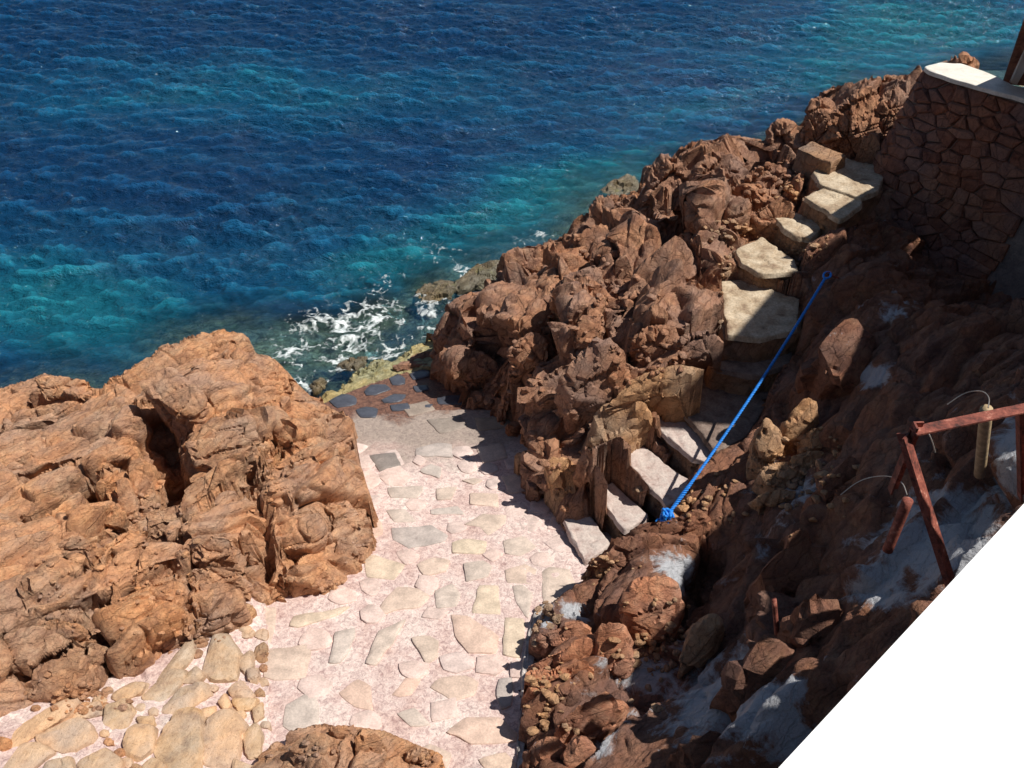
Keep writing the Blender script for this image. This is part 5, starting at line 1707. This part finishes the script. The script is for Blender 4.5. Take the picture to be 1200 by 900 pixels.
# iron ring bolt that holds it
bolt = empty('ring_bolt', tuple(RP0 + dd_ * 0.1))
tag(bolt, 'iron ring bolt in the shaded rock holding the upper end of the blue rope', 'bolt')
pts = [RP0 + dd_ * 0.08 + np.array([0.03 * math.cos(a), 0.0, 0.03 * math.sin(a)]) for a in np.linspace(0, 2 * math.pi, 20)]
adopt(link('ring', tube_mesh('ring', pts, 0.007, 6), M_rust), bolt)
adopt(link('shank', tube_mesh('shank', [RP0 + dd_ * .08, RP0 + dd_ * .3 + np.array([.1, 0, -.25])], 0.012, 6), M_rust), bolt)
# knot
rk = random.Random(9)
pts = []
for i in range(260):
    t = i / 259
    a = t * 2 * math.pi * 5
    pts.append(RP1 + np.array([0.075 * math.sin(a) * (0.7 + .3 * math.cos(a * .37)), 0.06 * math.cos(a * 1.31 + .5), 0.05 * math.sin(a * 1.7 + 1)]))
adopt(link('knot', tube_mesh('knot', pts, 0.0175, 7), M_rope), rope)
tails = []
for k in range(4):
    p0 = RP1.copy()
    dv = np.array([rk.uniform(-.14, .02), rk.uniform(-.1, .02), 0])
    tails.append(tube_mesh('t', [p0 + dv * t + np.array([0, 0, -.09 * t * t + .03 * math.sin(t * 6 + k)]) for t in np.linspace(0, 1, 14)], 0.011, 6))
adopt(link('loose_ends', join_meshes('loose_ends', tails), M_rope), rope)
# tether from knot into the rock
adopt(link('tether', tube_mesh('tether', [RP1, RP1 + np.array([.02, -.02, -.45])], 0.014, 6), M_rope), rope)

# ================================================================== RUSTY RAILING
def angle_bar(name, a, b, w=0.06, t=0.008, up=(0, 0, 1), L=True):
    """an L-section steel bar from a to b, flat flange on top"""
    a, b = np.array(a, float), np.array(b, float)
    d = (b - a) / np.linalg.norm(b - a)
    up = np.array(up, float)
    s = np.cross(d, up); s /= np.linalg.norm(s)
    u = np.cross(s, d)
    prof = [(0, 0), (w, 0), (w, -t), (t, -t), (t, -w), (0, -w)] if L else [(-w / 2, -w / 2), (w / 2, -w / 2), (w / 2, w / 2), (-w / 2, w / 2)]
    n = len(prof)
    bm = bmesh.new()
    rings = []
    for q in (a, b):
        rings.append([bm.verts.new(q + s * x_ + u * y_) for x_, y_ in prof])
    for k in range(n):
        bm.faces.new((rings[0][k], rings[0][(k + 1) % n], rings[1][(k + 1) % n], rings[1][k]))
    bm.faces.new(rings[0][::-1]); bm.faces.new(rings[1])
    bmesh.ops.recalc_face_normals(bm, faces=bm.faces)
    me = bpy.data.meshes.new(name)
    bm.to_mesh(me); bm.free()
    return me
ZR = 6.6
J = at(1066, 500, ZR)
rail = empty('railing', tuple(J + np.array([0, 0, -1.0])))
tag(rail, 'rusty red iron railing standing on the slope beside the white parapet', 'railing')
adopt(link('top_rail', angle_bar('top_rail', J, at(1260, 460, ZR + .05), 0.075, 0.012), M_rust), rail)
low = at(1128, 705, 5.55)
adopt(link('brace', angle_bar('brace', J + np.array([-.0, -.02, -.03]), low, 0.075, 0.012), M_rust), rail)
adopt(link('post', angle_bar('post', J + np.array([.01, 0, .04]), J + np.array([.03, .05, -.55]), 0.06, 0.012, up=(0, 1, 0)), M_rust), rail)
q = at(1190, 475, ZR)
adopt(link('post', angle_bar('post', q + np.array([0, 0, -.01]), at(1192, 580, 5.6), 0.06, 0.012, up=(0, 1, 0)), M_rust), rail)
def cane(a, b, r, mat, lab, cat, name, cap=True):
    root = link(name, tube_mesh(name, [a + (b - a) * t for t in np.linspace(0, 1, 8)] , r, 14), mat)
    bm = bmesh.new(); bm.from_mesh(root.data); bmesh.ops.holes_fill(bm, edges=[e for e in bm.edges if e.is_boundary], sides=0)
    bm.to_mesh(root.data); bm.free()
    tag(root, lab, cat)
    return root
cane(at(1156, 480, 6.3), at(1148, 556, 5.35) + np.array([0, 0, 0]), 0.04, M_pipe, 'short pale cane post standing behind the rusty top rail', 'post', 'cane_post')
cane(at(1064, 586, 5.5), at(1040, 645, 5.0), 0.038, M_rust, 'short rusty pipe stub leaning beside the railing brace', 'pipe', 'pipe_stub')
cane(at(907, 702, 4.0), at(912, 758, 3.5), 0.022, M_rust, 'thin iron peg standing in the shaded slope', 'peg', 'iron_peg')
w1 = [at(u, v, zz) for u, v, zz in [(985, 580, 5.2), (1005, 564, 5.35), (1025, 558, 5.45), (1045, 558, 5.55), (1058, 565, 5.6), (1063, 580, 5.6)]]
w2 = [at(u, v, zz) for u, v, zz in [(1110, 474, 6.1), (1130, 460, 6.2), (1150, 457, 6.3), (1160, 465, 6.35), (1158, 478, 6.35)]]
w3 = [at(u, v, zz) for u, v, zz in [(1072, 505, 6.3), (1084, 500, 6.25), (1092, 515, 6.2), (1096, 530, 6.1)]]
def smooth_pts(p, k=3):
    p = np.array(p)
    for _ in range(k):
        q = np.empty((2 * len(p), 3))
        q[0::2] = p * 1.0
        q[1::2] = p
        a = p[:-1] * .75 + p[1:] * .25
        b = p[:-1] * .25 + p[1:] * .75
        m = np.empty((2 * len(a), 3)); m[0::2] = a; m[1::2] = b
        p = np.concatenate([p[:1], m, p[-1:]])
    return p
for w, lb in ((w1, 'loop of bare wire springing over the rusty pipe stub'), (w2, 'loop of bare wire curling over the cane post'), (w3, 'short bent wire hanging below the railing corner')):
    tag(link('wire', tube_mesh('wire', smooth_pts(w), 0.004, 6), M_wire), lb, 'wire')

# ================================================================== PARAPET, TERRACE, SHADOW CASTER, BUTTRESS
def prism(name, pts, z0, z1, mat, bev=0.0, parent=None):
    bm = bmesh.new()
    lo = [bm.verts.new((p[0], p[1], z0)) for p in pts]
    hi = [bm.verts.new((p[0], p[1], z1)) for p in pts]
    n = len(pts)
    for k in range(n):
        bm.faces.new((lo[k], lo[(k + 1) % n], hi[(k + 1) % n], hi[k]))
    bm.faces.new(hi); bm.faces.new(lo[::-1])
    bmesh.ops.recalc_face_normals(bm, faces=bm.faces)
    if bev:
        bmesh.ops.bevel(bm, geom=[e for e in bm.edges if all(abs(v.co.z - z1) < 1e-6 for v in e.verts)], offset=bev, segments=3, affect='EDGES')
    me = bpy.data.meshes.new(name)
    bm.to_mesh(me); bm.free()
    return link(name, me, mat, parent)
PZ = 9.2
p1, p2 = at(912, 900, PZ)[:2], at(1200, 590, PZ)[:2]
d = (p2 - p1) / np.linalg.norm(p2 - p1)
n = np.array([d[1], -d[0]])
a, b = p1 - d * .9, p2 + d * 4.2
par = prism('parapet', [a, b, b + n * .42, a + n * .42], 8.204, PZ, M_white, 0.0)
tag(par, 'sunlit white terrace parapet filling the bottom right corner', 'parapet')
ter = prism('terrace', [a - d * 2 + n * .03, b - d * .05 + n * .03, b + n * 5, a - d * 2 + n * 5], 3.5, 8.2, M_roof)
ter.data.name = 'terrace'
tag(ter, 'terrace behind the white parapet', None, None, 'structure')

shadow_caster = empty('shadow_caster', (11.0, 8.0, 8.2))  # added out of view; outline shaped to throw shade on slope and stair
tag(shadow_caster, 'unseen building mass added past the right edge to shade the slope and stair', 'shadow_caster')
adopt(prism('lower_caster', [(5.95, 4.4), (5.95, 5.0), (7.6, 7.8), (7.95, 10.7), (12, 11.2), (16.004, 11.2), (16.004, 4.4)], 2.5, 9.4, M_roof), shadow_caster)
adopt(prism('upper_caster', [(8.4, 8.5), (9.9, 10.7), (11, 11.15), (16, 11.15), (16, 8.5)], 9.4, 12.5, M_roof), shadow_caster)

# buttress at the far upper right, with its pale rendered face
bt = empty('buttress', tuple(at(1195, 110, 5.2)))
tag(bt, 'dark sloping stone buttress with a grey-white rendered face at the far upper right edge', 'buttress')
def hexa(name, quad_lo, quad_hi, mat):
    V = np.array(list(quad_lo) + list(quad_hi))
    F = np.array([[0, 1, 2, 3], [7, 6, 5, 4], [0, 4, 5, 1], [1, 5, 6, 2], [2, 6, 7, 3], [3, 7, 4, 0]])
    me = fast_mesh(name, V, F, False)
    bm = bmesh.new(); bm.from_mesh(me); bmesh.ops.recalc_face_normals(bm, faces=bm.faces); bm.to_mesh(me); bm.free()
    return link(name, me, mat)
lo0, hi0 = at(1174, 98, 5.4), at(1204, 10, 6.9)
bk = np.array([.9, .9, 0]); rt = np.array([1.2, -.4, 0])
adopt(hexa('stone_body', [lo0, lo0 + rt, lo0 + rt + bk, lo0 + bk], [hi0, hi0 + rt, hi0 + rt + bk, hi0 + bk], M_wall), bt)
l1, h1 = at(1183, 96, 5.46) + np.array([0, -.05, 0]), at(1206, 40, 6.45) + np.array([0, -.05, 0])
l2, h2 = at(1190, 98, 5.44) + np.array([0, -.05, 0]), at(1222, 40, 6.45) + np.array([0, -.05, 0])
bb = np.array([0, .12, 0])
adopt(hexa('rendered_face', [l1, l2, l2 + bb, l1 + bb], [h1, h2, h2 + bb, h1 + bb], M_plaster), bt)
